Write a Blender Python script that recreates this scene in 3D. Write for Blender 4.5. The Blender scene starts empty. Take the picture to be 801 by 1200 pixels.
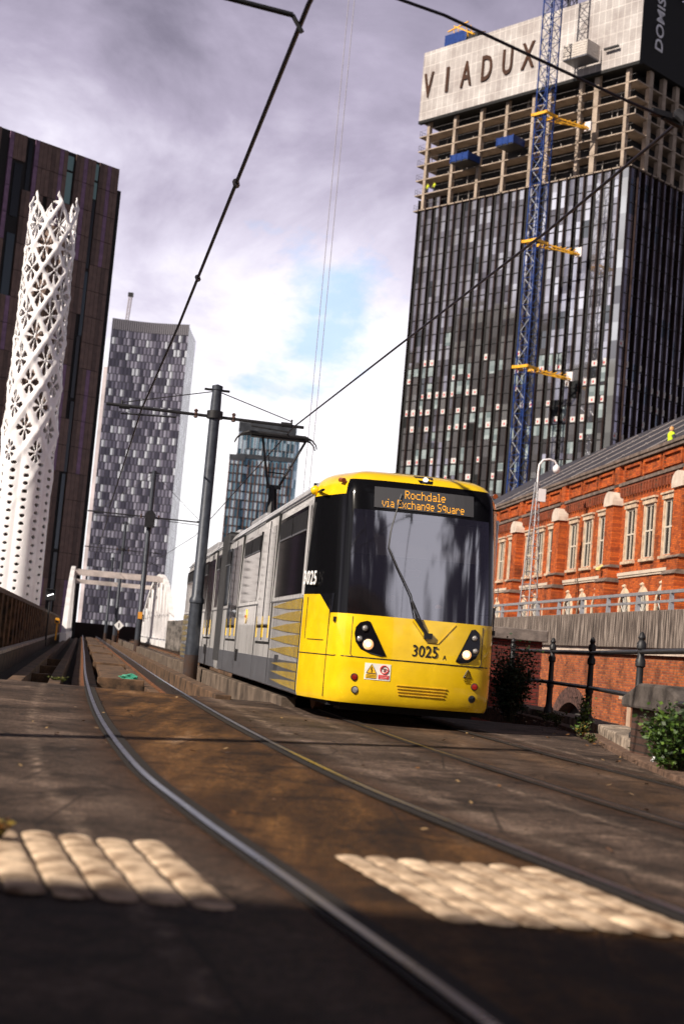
import bpy, bmesh, math, random
from math import sin, cos, pi, radians as R, sqrt
from mathutils import Vector, Matrix, noise
random.seed(7)
SC = bpy.context.scene
COL = SC.collection

# ------------------------------------------------------------------ camera
cam = bpy.data.cameras.new('camera'); camo = bpy.data.objects.new('camera', cam); COL.objects.link(camo)
cam.sensor_fit = 'VERTICAL'; cam.sensor_height = 36; cam.lens = 36*1667/1200
cam.clip_start = .1; cam.clip_end = 5000
camo.matrix_world = Matrix.Translation((0, 0, .88)) @ Matrix.Rotation(R(95.5), 4, 'X') @ Matrix.Rotation(R(5.0), 4, 'Z')
cam.dof.use_dof = True; cam.dof.focus_distance = 23.; cam.dof.aperture_fstop = 1.9
SC.camera = camo

# ------------------------------------------------------------------ sky and sun
SUN_AZ, SUN_EL = -130., 36.      # compass bearing of the sun from the view direction (y), degrees
W = bpy.data.worlds.new("World"); SC.world = W; W.use_nodes = True
nt = W.node_tree; nt.nodes.clear()
def N(nt, t, **k):
    n = nt.nodes.new(t)
    for a, v in k.items():
        if a == 'inp':
            for i, x in v.items(): n.inputs[i].default_value = x
        else: setattr(n, a, v)
    return n
def ramp(nt, stops, fac=None, interp='LINEAR'):
    r = nt.nodes.new('ShaderNodeValToRGB'); r.color_ramp.interpolation = interp
    els = r.color_ramp.elements
    while len(els) < len(stops): els.new(.5)
    for e, (p, c) in zip(els, stops):
        e.position = p; e.color = (*c, 1) if len(c) == 3 else c
    if fac is not None: nt.links.new(fac, r.inputs[0])
    return r
def math_(nt, op, a, b=None, clamp=False):
    m = nt.nodes.new('ShaderNodeMath'); m.operation = op; m.use_clamp = clamp
    for i, v in enumerate((a, b)):
        if v is None: continue
        if isinstance(v, (int, float)): m.inputs[i].default_value = v
        else: nt.links.new(v, m.inputs[i])
    return m.outputs[0]
def mixc(nt, fac, a, b, mode='MIX'):
    m = nt.nodes.new('ShaderNodeMix'); m.data_type = 'RGBA'; m.blend_type = mode
    for i, v in ((0, fac), (6, a), (7, b)):
        if isinstance(v, (int, float)): m.inputs[i].default_value = v
        elif isinstance(v, tuple): m.inputs[i].default_value = (*v[:3], 1)
        else: nt.links.new(v, m.inputs[i])
    return m.outputs[2]
def build_sky():
    L = nt.links
    sky = N(nt, 'ShaderNodeTexSky', sky_type='NISHITA', sun_disc=False)
    sky.sun_elevation = R(SUN_EL); sky.sun_rotation = R(SUN_AZ)
    nsk = mixc(nt, 1.0, sky.outputs[0], (.10, .10, .10), 'MULTIPLY')
    tc = N(nt, 'ShaderNodeTexCoord'); d = tc.outputs['Generated']
    sep = N(nt, 'ShaderNodeSeparateXYZ'); L.new(d, sep.inputs[0])
    el = sep.outputs[2]; fwd = sep.outputs[1]
    mp = N(nt, 'ShaderNodeMapping'); mp.inputs['Scale'].default_value = (1, 1, 1.7); mp.inputs['Location'].default_value = (.35, .1, .22); L.new(d, mp.inputs[0])
    n1 = N(nt, 'ShaderNodeTexNoise', inp={'Scale': 4.2, 'Detail': 9., 'Roughness': .58, 'Distortion': .5}); L.new(mp.outputs[0], n1.inputs['Vector'])
    n2 = N(nt, 'ShaderNodeTexNoise', inp={'Scale': 11., 'Detail': 8., 'Roughness': .6, 'Distortion': .2}); L.new(mp.outputs[0], n2.inputs['Vector'])
    # cloud density: rises with elevation (grey purple deck overhead), bright broken cloud low ahead
    e = math_(nt, 'MULTIPLY', math_(nt, 'MULTIPLY', el, 2.75), math_(nt, 'ADD', math_(nt, 'MULTIPLY', math_(nt, 'ADD', fwd, .2), .7, True), .45, True))
    a = math_(nt, 'ADD', e, math_(nt, 'MULTIPLY', n1.outputs[0], 1.25))
    a = math_(nt, 'ADD', a, math_(nt, 'MULTIPLY', n2.outputs[0], .28))
    a = math_(nt, 'SUBTRACT', a, 1.20)
    a = math_(nt, 'SUBTRACT', a, math_(nt, 'MULTIPLY', math_(nt, 'SUBTRACT', fwd, .95), .8))
    cl = ramp(nt, [(.0, (1.0, .98, 1.0)), (.20, (.90, .87, .94)), (.38, (.64, .60, .72)), (.60, (.40, .36, .47)), (.85, (.22, .20, .27)), (1., (.16, .145, .20))], a)
    # unseen sky overhead and behind is darkened to cut fill light; horizon band stays bright
    bk = math_(nt, 'MULTIPLY', math_(nt, 'SUBTRACT', .82, fwd), 1.6, True)
    hi = math_(nt, 'MULTIPLY', math_(nt, 'SUBTRACT', el, .12), 4., True)
    zen = math_(nt, 'MULTIPLY', math_(nt, 'SUBTRACT', el, .47), 5., True)
    sky_dim = math_(nt, 'MAXIMUM', math_(nt, 'MULTIPLY', bk, hi), zen)
    dark = mixc(nt, 1., cl.outputs[0], (.17, .16, .19), 'MULTIPLY')
    lowb = mixc(nt, math_(nt, 'MULTIPLY', bk, .45), cl.outputs[0], (.42, .41, .47))
    clb = mixc(nt, sky_dim, lowb, dark)
    def bright_patch(dv, k, amp):
        nonlocal clb
        vm_ = N(nt, 'ShaderNodeVectorMath', operation='DISTANCE'); L.new(d, vm_.inputs[0]); vm_.inputs[1].default_value = Vector(dv).normalized()
        q = math_(nt, 'ADD', math_(nt, 'MULTIPLY', vm_.outputs[1], -k), math_(nt, 'MULTIPLY', n1.outputs[0], 4.0)); q = math_(nt, 'ADD', q, math_(nt, 'MULTIPLY', n2.outputs[0], 3.2))
        rr = ramp(nt, [(.35, (0,0,0)), (.95, (amp,)*3)], math_(nt, 'SUBTRACT', q, 2.35)); clb = mixc(nt, rr.outputs[0], clb, (.95, .92, 1.))
    bright_patch((.34,-.80,.50), 2.2, .8)      # bright patch added behind, out of view, for the tram windscreen to mirror
    bright_patch((-.90,-.30,.38), 2.4, .9)      # bright patch added to the unseen left, for the glass tower to mirror
    # one break in the cloud, ahead
    dirv = Vector((-.032, .985, .236)).normalized()
    vm = N(nt, 'ShaderNodeVectorMath', operation='DISTANCE'); L.new(d, vm.inputs[0]); vm.inputs[1].default_value = dirv
    g = math_(nt, 'MULTIPLY', vm.outputs[1], -16.)
    g = math_(nt, 'ADD', g, math_(nt, 'MULTIPLY', n2.outputs[0], 3.2))
    g = math_(nt, 'ADD', g, math_(nt, 'MULTIPLY', n1.outputs[0], .5))
    gap = ramp(nt, [(.35, (0, 0, 0)), (.95, (.72, .72, .72))], math_(nt, 'SUBTRACT', math_(nt, 'ADD', g, math_(nt, 'MULTIPLY', n1.outputs[0], 1.6)), 1.62))
    col = mixc(nt, gap.outputs[0], clb, mixc(nt, .85, nsk, (.42, .66, 1.0)))
    bg = N(nt, 'ShaderNodeBackground', inp={'Strength': 1.}); L.new(col, bg.inputs[0])
    o = N(nt, 'ShaderNodeOutputWorld'); L.new(bg.outputs[0], o.inputs[0])
build_sky()
sl = bpy.data.lights.new('sun', 'SUN'); sl.energy = 5.0; sl.angle = R(.5); sl.color = (1., .89, .76)
so = bpy.data.objects.new('sun', sl); COL.objects.link(so)
sd = Vector((sin(R(SUN_AZ))*cos(R(SUN_EL)), cos(R(SUN_AZ))*cos(R(SUN_EL)), sin(R(SUN_EL))))
so.rotation_euler = sd.to_track_quat('Z', 'Y').to_euler()
SC.view_settings.view_transform = 'Standard'; SC.view_settings.look = 'None'
SC.view_settings.gamma = 1; SC.view_settings.use_curve_mapping = False
SC.view_settings.exposure = 0.35

# ------------------------------------------------------------------ mesh helpers
def tag(o, label=None, cat=None, group=None, kind=None):
    for k, v in (('label', label), ('category', cat), ('group', group), ('kind', kind)):
        if v: o[k] = v
    return o
def empty(name, loc=(0, 0, 0), rz=0., label=None, cat=None, group=None, kind=None):
    o = bpy.data.objects.new(name, None); COL.objects.link(o); o.location = loc; o.rotation_euler = (0, 0, R(rz))
    o.empty_display_size = .3
    return tag(o, label, cat, group, kind)
def copy_tree(o, parent=None):
    c = o.copy(); COL.objects.link(c)
    if parent: c.parent = parent
    for ch in list(o.children): copy_tree(ch, c)
    return c
class MB:
    def __init__(s, T=None): s.v = []; s.f = []; s.m = []; s.T = T
    def add(s, vs, fs, m=0):
        b = len(s.v)
        if s.T is not None: vs = [s.T @ Vector(p) for p in vs]
        s.v += [tuple(p) for p in vs]
        for f in fs: s.f.append([b+i for i in f]); s.m.append(m)
        return s
    def box(s, x0, x1, y0, y1, z0, z1, m=0):
        return s.add([(x0,y0,z0),(x1,y0,z0),(x1,y1,z0),(x0,y1,z0),(x0,y0,z1),(x1,y0,z1),(x1,y1,z1),(x0,y1,z1)],
            [(0,3,2,1),(4,5,6,7),(0,1,5,4),(1,2,6,5),(2,3,7,6),(3,0,4,7)], m)
    def prism(s, poly, z0, z1, m=0):       # poly in xy
        n = len(poly)
        return s.add([(x,y,z0) for x,y in poly]+[(x,y,z1) for x,y in poly],
            [tuple(range(n))[::-1], tuple(range(n,2*n))]+[(i,(i+1)%n,n+(i+1)%n,n+i) for i in range(n)], m)
    def ext(s, poly, f0, f1, m=0):         # poly of 2D points, f0/f1 map (a,b)->3D for the two faces
        n = len(poly)
        return s.add([f0(*p) for p in poly]+[f1(*p) for p in poly],
            [tuple(range(n))[::-1], tuple(range(n,2*n))]+[(i,(i+1)%n,n+(i+1)%n,n+i) for i in range(n)], m)
    def tube(s, pts, r, n=8, m=0, cap=True):
        pts = [Vector(p) for p in pts]; k = len(pts)
        rs = r if isinstance(r, (list, tuple)) else [r]*k
        rings = []; up = None
        for i, p in enumerate(pts):
            d = (pts[min(i+1,k-1)]-pts[max(i-1,0)]).normalized()
            if up is None:
                up = Vector((0,0,1)) if abs(d.z) < .9 else Vector((1,0,0))
            a = d.cross(up).normalized(); b = a.cross(d).normalized(); up = b
            rings.append([p+(a*cos(2*pi*j/n)+b*sin(2*pi*j/n))*rs[i] for j in range(n)])
        fs = []
        for i in range(k-1):
            for j in range(n):
                fs.append((i*n+j, i*n+(j+1)%n, (i+1)*n+(j+1)%n, (i+1)*n+j))
        if cap: fs += [tuple(range(n))[::-1], tuple(range((k-1)*n, k*n))]
        return s.add([q for rg in rings for q in rg], fs, m)
    def bar(s, p0, p1, w, h=None, m=0):
        p0, p1 = Vector(p0), Vector(p1); h = h or w
        d = (p1-p0).normalized(); up = Vector((0,0,1)) if abs(d.z) < .95 else Vector((1,0,0))
        a = d.cross(up).normalized()*w/2; b = a.cross(d).normalized()*h/2
        vs = [p+x for p in (p0,p1) for x in (-a-b, a-b, a+b, -a+b)]
        return s.add(vs, [(0,3,2,1),(4,5,6,7),(0,1,5,4),(1,2,6,5),(2,3,7,6),(3,0,4,7)], m)
    def lathe(s, prof, c=(0,0,0), n=20, m=0):
        k = len(prof); vs = []; fs = []
        for r_, z_ in prof:
            for j in range(n): vs.append((c[0]+r_*cos(2*pi*j/n), c[1]+r_*sin(2*pi*j/n), c[2]+z_))
        for i in range(k-1):
            for j in range(n): fs.append((i*n+j, i*n+(j+1)%n, (i+1)*n+(j+1)%n, (i+1)*n+j))
        fs += [tuple(range(n))[::-1], tuple(range((k-1)*n, k*n))]
        return s.add(vs, fs, m)
    def disc(s, c, ax, r, th, n=20, m=0):  # short cylinder, axis vector ax
        c = Vector(c); ax = Vector(ax).normalized()
        return s.tube([c-ax*th/2, c+ax*th/2], r, n, m)
    def build(s, name, mats, parent=None, smooth=None, bevel=0, recalc=True, loc=None):
        me = bpy.data.meshes.new(name); me.from_pydata(s.v, [], s.f)
        if not isinstance(mats, (list, tuple)): mats = [mats]
        for m in mats: me.materials.append(m)
        if len(mats) > 1: me.polygons.foreach_set('material_index', s.m)
        if recalc:
            bm = bmesh.new(); bm.from_mesh(me); bmesh.ops.recalc_face_normals(bm, faces=bm.faces); bm.to_mesh(me); bm.free()
        if smooth is not None:
            me.polygons.foreach_set('use_smooth', [True]*len(me.polygons))
            try: me.set_sharp_from_angle(angle=R(smooth))
            except Exception: pass
        o = bpy.data.objects.new(name, me); COL.objects.link(o)
        if parent: o.parent = parent
        if loc: o.location = loc
        if bevel:
            b = o.modifiers.new('bevel', 'BEVEL'); b.width = bevel; b.segments = 2; b.limit_method = 'ANGLE'; b.angle_limit = R(40)
        return o
def text_mesh(name, body, size, mat, depth=.01, sx=1., bold=0., parent=None, M=None, spacing=1.):
    cu = bpy.data.curves.new(name, 'FONT'); cu.body = body; cu.size = size; cu.extrude = depth; cu.offset = bold
    cu.align_x = 'CENTER'; cu.align_y = 'CENTER'; cu.space_character = spacing; cu.resolution_u = 3
    o = bpy.data.objects.new(name, cu); COL.objects.link(o)
    dg = bpy.context.evaluated_depsgraph_get(); me = bpy.data.meshes.new_from_object(o.evaluated_get(dg))
    bpy.data.objects.remove(o)
    T = (M or Matrix()) @ Matrix.Diagonal((sx, 1, 1, 1)); me.transform(T); me.materials.clear(); me.materials.append(mat)
    q = bpy.data.objects.new(name, me); COL.objects.link(q)
    if parent: q.parent = parent
    return q
def FR(o, xd, yd):  # matrix: local x -> xd, local y -> yd
    xd = Vector(xd).normalized(); yd = Vector(yd).normalized(); z = xd.cross(yd)
    M = Matrix((xd, yd, z)).transposed().to_4x4(); M.translation = Vector(o); return M

# ------------------------------------------------------------------ materials
def newmat(name):
    m = bpy.data.materials.new(name); m.use_nodes = True; return m, m.node_tree, m.node_tree.nodes['Principled BSDF']
def mat(name, c, rough=.6, metal=0., var=.15, sc=3., bump=0., bsc=30., emit=None, es=1., spec=.5, c2=None, det=6, streak=False, coat=0.):
    m, t, b = newmat(name); L = t.links
    b.inputs['Roughness'].default_value = rough; b.inputs['Metallic'].default_value = metal
    b.inputs['Specular IOR Level'].default_value = spec; b.inputs['Coat Weight'].default_value = coat
    tc = N(t, 'ShaderNodeTexCoord'); v = tc.outputs['Object']
    if streak:
        mp = N(t, 'ShaderNodeMapping'); mp.inputs['Scale'].default_value = (1, 1, .15); L.new(v, mp.inputs[0]); v = mp.outputs[0]
    if var or c2:
        n = N(t, 'ShaderNodeTexNoise', inp={'Scale': sc, 'Detail': float(det), 'Roughness': .6}); L.new(v, n.inputs['Vector'])
        lo = tuple(x*(1-var) for x in c); hi = c2 if c2 else tuple(min(1, x*(1+var)) for x in c)
        r = ramp(t, [(.35, lo), (.65, hi)], n.outputs[0]); L.new(r.outputs[0], b.inputs['Base Color'])
        rr = math_(t, 'ADD', math_(t, 'MULTIPLY', n.outputs[0], .25), rough-.12, True); L.new(rr, b.inputs['Roughness'])
    else: b.inputs['Base Color'].default_value = (*c, 1)
    if bump:
        n2 = N(t, 'ShaderNodeTexNoise', inp={'Scale': bsc, 'Detail': 5.}); L.new(v, n2.inputs['Vector'])
        bp = N(t, 'ShaderNodeBump', inp={'Strength': bump, 'Distance': .02}); L.new(n2.outputs[0], bp.inputs['Height']); L.new(bp.outputs[0], b.inputs['Normal'])
    if emit: b.inputs['Emission Color'].default_value = (*emit, 1); b.inputs['Emission Strength'].default_value = es
    return m
def axes_vec(t, u, v):   # object coords -> (u, v, 0)
    tc = N(t, 'ShaderNodeTexCoord'); s = N(t, 'ShaderNodeSeparateXYZ'); t.links.new(tc.outputs['Object'], s.inputs[0])
    c = N(t, 'ShaderNodeCombineXYZ'); t.links.new(s.outputs[u], c.inputs[0]); t.links.new(s.outputs[v], c.inputs[1])
    return c.outputs[0], tc.outputs['Object'], s
def brick_mat(name, u=1, c1=(.48,.12,.03), c2=(.36,.07,.018), mortar=(.30,.16,.09), bw=.225, rh=.075, ms=.010, stain=.45):
    m, t, b = newmat(name); L = t.links; v, ob, _ = axes_vec(t, u, 2)
    br = N(t, 'ShaderNodeTexBrick', inp={'Scale': 1., 'Mortar Size': ms, 'Brick Width': bw, 'Row Height': rh, 'Bias': .0, 'Mortar Smooth': .2})
    br.inputs['Color1'].default_value = (*c1,1); br.inputs['Color2'].default_value = (*c2,1); br.inputs['Mortar'].default_value = (*mortar,1)
    L.new(v, br.inputs['Vector'])
    n = N(t, 'ShaderNodeTexNoise', inp={'Scale': .9, 'Detail': 9., 'Roughness': .7}); L.new(ob, n.inputs['Vector'])
    r = ramp(t, [(.32, (stain,)*3), (.52, (1,1,1)), (.75, (1.25,1.15,1.05))], n.outputs[0])
    n3 = N(t, 'ShaderNodeTexNoise', inp={'Scale': 9., 'Detail': 4., 'Roughness': .7}); L.new(ob, n3.inputs['Vector'])
    r3 = ramp(t, [(.3, (.6,.6,.6)), (.7, (1.3,1.3,1.3))], n3.outputs[0])
    c = mixc(t, 1., br.outputs[0], r.outputs[0], 'MULTIPLY'); c = mixc(t, .8, c, r3.outputs[0], 'MULTIPLY')
    L.new(c, b.inputs['Base Color']); b.inputs['Roughness'].default_value = .85
    bp = N(t, 'ShaderNodeBump', inp={'Strength': .5, 'Distance': .012}); L.new(br.outputs['Fac'], bp.inputs['Height']); bp.invert = True; L.new(bp.outputs[0], b.inputs['Normal'])
    return m
def glass_mat(name, u, v, du, dv, lo, hi, rough=.06, metal=.75, spread=.5, wob=.35, stops=None):
    """curtain-wall glass: every pane its own tint and a slightly different tilt"""
    m, t, b = newmat(name); L = t.links; vec, ob, s = axes_vec(t, u, v)
    mp = N(t, 'ShaderNodeMapping'); mp.inputs['Scale'].default_value = (1/du, 1/dv, 1); L.new(vec, mp.inputs[0])
    fl = N(t, 'ShaderNodeVectorMath', operation='FLOOR'); L.new(mp.outputs[0], fl.inputs[0])
    wn = N(t, 'ShaderNodeTexWhiteNoise', noise_dimensions='3D'); L.new(fl.outputs[0], wn.inputs['Vector'])
    r = ramp(t, stops or [(0, lo), (spread, tuple((a+c)/2 for a, c in zip(lo, hi))), (1, hi)], wn.outputs[0], 'CONSTANT' if stops else 'LINEAR')
    L.new(r.outputs[0], b.inputs['Base Color']); b.inputs['Roughness'].default_value = rough; b.inputs['Metallic'].default_value = metal
    # pane tilt
    g = N(t, 'ShaderNodeNewGeometry')
    sb = N(t, 'ShaderNodeVectorMath', operation='SUBTRACT'); L.new(wn.outputs[1], sb.inputs[0]); sb.inputs[1].default_value = (.5,.5,.5)
    scl = N(t, 'ShaderNodeVectorMath', operation='SCALE'); L.new(sb.outputs[0], scl.inputs[0]); scl.inputs['Scale'].default_value = .05*wob
    ad = N(t, 'ShaderNodeVectorMath', operation='ADD'); L.new(g.outputs['Normal'], ad.inputs[0]); L.new(scl.outputs[0], ad.inputs[1])
    nm = N(t, 'ShaderNodeVectorMath', operation='NORMALIZE'); L.new(ad.outputs[0], nm.inputs[0]); L.new(nm.outputs[0], b.inputs['Normal'])
    return m
def simple(name, c, rough=.5, metal=0., **k): return mat(name, c, rough, metal, var=0, **k)

M_black = mat('black_iron', (.018,.018,.021), .5, .2, .3, 8)
M_dark = simple('dark_void', (.006,.006,.007), .8)
M_pane = simple('dark_pane', (.012,.012,.014), .25, spec=.12)
M_pole = mat('blue_grey_pole_paint', (.045,.052,.068), .45, .3, .2, 6, bump=.1)
M_rust = mat('rust', (.16,.06,.022), .85, .1, .5, 9, bump=.4, bsc=40)
M_yel = mat('yellow_tram_paint', (.93,.60,.008), .24, 0, .10, 3, coat=.9, spec=.5)
M_silver = mat('silver_tram_paint', (.70,.69,.70), .28, .20, .12, 2, coat=.4, streak=True)
M_grey = mat('grey_tram_paint', (.16,.165,.19), .35, .3, .1, 3)
M_sur = simple('cab_surround_black', (.004,.004,.005), .12, spec=.22)
M_gloss = simple('black_gloss_glass', (.006,.006,.008), .04, 0, spec=.6)
M_wire = simple('wire_black', (.016,.012,.02), .5, .3)
M_steel = mat('rail_steel', (.20,.20,.225), .3, .95, .15, 6)
M_conc = mat('weathered_concrete', (.24,.19,.15), .9, 0, .5, 2.2, c2=(.36,.29,.23), bump=.4, bsc=20)
M_cdark = mat('dirty_concrete_dark', (.045,.035,.028), .95, 0, .5, 3, c2=(.13,.085,.055), bump=.5, bsc=14)
M_white = mat('white_painted_steel', (.80,.76,.78), .45, 0, .05, 2)
M_blue = mat('blue_crane_paint', (.006,.038,.20), .4, .1, .25, 3)
M_cyel = mat('yellow_crane_paint', (.85,.42,.02), .5, 0, .2, 2)
M_stone = mat('pale_stone', (.56,.42,.30), .8, 0, .3, 4, bump=.2)
M_stoned = mat('sooty_stone', (.16,.12,.10), .85, 0, .4, 3, bump=.3)
M_galv = mat('galvanised_steel', (.42,.42,.45), .4, .5, .15, 5)
exec_ns = globals()
# ------------------------------------------------------------------ track geometry (plan coordinates, metres)
def catmull(P, step=.5):
    P = [Vector(p) for p in P]; P = [2*P[0]-P[1]]+P+[2*P[-1]-P[-2]]; out = []
    for i in range(1, len(P)-2):
        a, b, c, d = P[i-1:i+3]; n = max(1, int((c-b).length/step))
        for k in range(n):
            t = k/n
            out.append(.5*((2*b)+(c-a)*t+(2*a-5*b+4*c-d)*t*t+(3*b-a-3*c+d)*t**3))
    out.append(P[-2]); return out
LO = catmull([(3.0,-6),(1.75,-1.2),(.86,2),(.45,3.6),(.195,4.5),(-.1,5.5),(-.65,7.37),(-1.32,9.98),(-2.53,15.9),(-4.56,27.1),(-7.2,42.3),(-10.28,60),(-13.76,80),(-18.98,110),(-27.7,160)], .4)
RO = catmull([(6.9,-6),(5.2,-1.2),(3.95,2.5),(3.1,5.3),(2.55,7.3),(1.95,9.67),(1.52,11.6),(.98,14.1),(.38,17.6),(-1.2,27),(-3.72,42.3),(-6.7,60),(-10.1,80),(-15.3,110),(-23.9,160)], .4)
def xat(path, y):
    for a, b in zip(path, path[1:]):
        if a.y <= y <= b.y: return a.x+(b.x-a.x)*(y-a.y)/(b.y-a.y)
    return path[0].x if y < path[0].y else path[-1].x
def off(path, o):
    r = []
    for i, p in enumerate(path):
        d = (path[min(i+1,len(path)-1)]-path[max(i-1,0)]).normalized(); r.append(Vector((p.x+d.y*o, p.y-d.x*o)))
    return r
def cut(path, y0, y1): return [p for p in path if y0 <= p.y <= y1]
def strip(mb, path, o0, o1, z0, z1, m=0):
    A = off(path, o0); B = off(path, o1); n = len(path)
    vs = [(p.x,p.y,z) for A_, z in ((A,z0),(B,z0),(B,z1),(A,z1)) for p in A_]
    fs = []
    for i in range(n-1):
        for k in range(4): fs.append((k*n+i, k*n+i+1, ((k+1)%4)*n+i+1, ((k+1)%4)*n+i))
    fs += [(0,n,2*n,3*n), (n-1,2*n-1,3*n-1,4*n-1)]
    return mb.add(vs, fs, m)
G = 1.435
LI, RI = off(LO, G), off(RO, G)
EDGE_R = catmull([(9,-14),(6.2,2),(4.3,8),(3.95,11.5),(4.05,17),(4.15,21),(4.0,24),(3.7,27),(3.1,30.5),(1.4,40),(-2.05,60),(-5.5,80),(-10.7,110),(-19.2,160)], .5)

# ------------------------------------------------------------------ setting: ground, deck, terrace
gm = mat('city_ground', (.06,.058,.055), .9, 0, .4, .05)
tag(MB().box(-2500,2500,-1500,4000,-7,-6).build('ground', gm), kind='structure')
# paved slab round the crossing: concrete with a stain of rust along each rail
def slab_material():
    m, t, b = newmat('tramway_slab'); L = t.links
    at = N(t, 'ShaderNodeAttribute', attribute_name='rust'); tc = N(t, 'ShaderNodeTexCoord'); ob = tc.outputs['Object']
    at2 = N(t, 'ShaderNodeAttribute', attribute_name='between')
    n1 = N(t, 'ShaderNodeTexNoise', inp={'Scale': .7, 'Detail': 10., 'Roughness': .65}); L.new(ob, n1.inputs['Vector'])
    n2 = N(t, 'ShaderNodeTexNoise', inp={'Scale': 55., 'Detail': 4., 'Roughness': .7}); L.new(ob, n2.inputs['Vector'])
    n3 = N(t, 'ShaderNodeTexNoise', inp={'Scale': 4., 'Detail': 8., 'Roughness': .7}); L.new(ob, n3.inputs['Vector'])
    mp = N(t, 'ShaderNodeMapping'); mp.inputs['Rotation'].default_value = (0,0,R(-12)); mp.inputs['Scale'].default_value = (1.6,.22,1); L.new(ob, mp.inputs[0])
    n4 = N(t, 'ShaderNodeTexNoise', inp={'Scale': 1.2, 'Detail': 8., 'Roughness': .6}); L.new(mp.outputs[0], n4.inputs['Vector'])
    asp = ramp(t, [(.32,(.026,.017,.012)),(.5,(.078,.052,.039)),(.70,(.20,.14,.108))], n1.outputs[0])
    brn = ramp(t, [(.34,(.026,.011,.003)),(.47,(.070,.031,.008)),(.58,(.17,.080,.024)),(.68,(.36,.22,.12))], n4.outputs[0])  # tan end of the ramp paints sunlit patches between the rails
    c = mixc(t, at2.outputs[2], asp.outputs[0], brn.outputs[0])
    rf = math_(t, 'MULTIPLY', at.outputs[2], math_(t, 'ADD', math_(t, 'MULTIPLY', n3.outputs[0], 1.4), .15), True)
    c = mixc(t, rf, c, (.045,.017,.005))
    # pale scuffs drawn along the running direction
    sc = ramp(t, [(.64,(0,0,0)),(.74,(.55,.55,.55))], n4.outputs[0]); c = mixc(t, sc.outputs[0], c, (.30,.215,.165))
    at3 = N(t, 'ShaderNodeAttribute', attribute_name='pale')
    n6 = N(t, 'ShaderNodeTexNoise', inp={'Scale': 2.6, 'Detail': 6., 'Roughness': .7}); L.new(ob, n6.inputs['Vector'])
    pf = math_(t, 'MULTIPLY', at3.outputs[2], math_(t, 'MULTIPLY', math_(t, 'SUBTRACT', n6.outputs[0], .40), 4.5, True), True); c = mixc(t, pf, c, (.30,.22,.17))
    # cast joints across the slabs and fine cracks
    sy = N(t, 'ShaderNodeSeparateXYZ'); L.new(ob, sy.inputs[0])
    jn = math_(t, 'LESS_THAN', math_(t, 'FRACT', math_(t, 'MULTIPLY', math_(t, 'ADD', sy.outputs[1], math_(t, 'MULTIPLY', sy.outputs[0], .2)), .32)), .009); c = mixc(t, math_(t, 'MULTIPLY', jn, .75), c, (.012,.008,.006))
    vo = N(t, 'ShaderNodeTexVoronoi', feature='DISTANCE_TO_EDGE', inp={'Scale': .9}); L.new(ob, vo.inputs['Vector']); ck = math_(t, 'LESS_THAN', vo.outputs[0], .006); c = mixc(t, math_(t, 'MULTIPLY', ck, .6), c, (.015,.010,.008))
    n7 = N(t, 'ShaderNodeTexNoise', inp={'Scale': 1.7, 'Detail': 5., 'Roughness': .6, 'Distortion': 1.}); L.new(ob, n7.inputs['Vector']); st_ = ramp(t, [(.36,(.42,.40,.38)),(.50,(1,1,1))], n7.outputs[0]); c = mixc(t, 1., c, st_.outputs[0], 'MULTIPLY')
    n8 = N(t, 'ShaderNodeTexNoise', inp={'Scale': 16., 'Detail': 6., 'Roughness': .75}); L.new(ob, n8.inputs['Vector'])
    gr = ramp(t, [(.38,(.30,.29,.28)),(.5,(.95,.95,.95)),(.62,(2.0,1.95,1.9))], math_(t, 'ADD', math_(t, 'MULTIPLY', n2.outputs[0], .5), math_(t, 'MULTIPLY', n8.outputs[0], .5))); c = mixc(t, 1., c, gr.outputs[0], 'MULTIPLY')
    L.new(c, b.inputs['Base Color']); b.inputs['Roughness'].default_value = .8; b.inputs['Specular IOR Level'].default_value = .3
    h = math_(t, 'ADD', math_(t, 'MULTIPLY', n2.outputs[0], .5), n3.outputs[0])
    bp = N(t, 'ShaderNodeBump', inp={'Strength': .9, 'Distance': .03}); L.new(h, bp.inputs['Height']); L.new(bp.outputs[0], b.inputs['Normal'])
    return m
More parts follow.
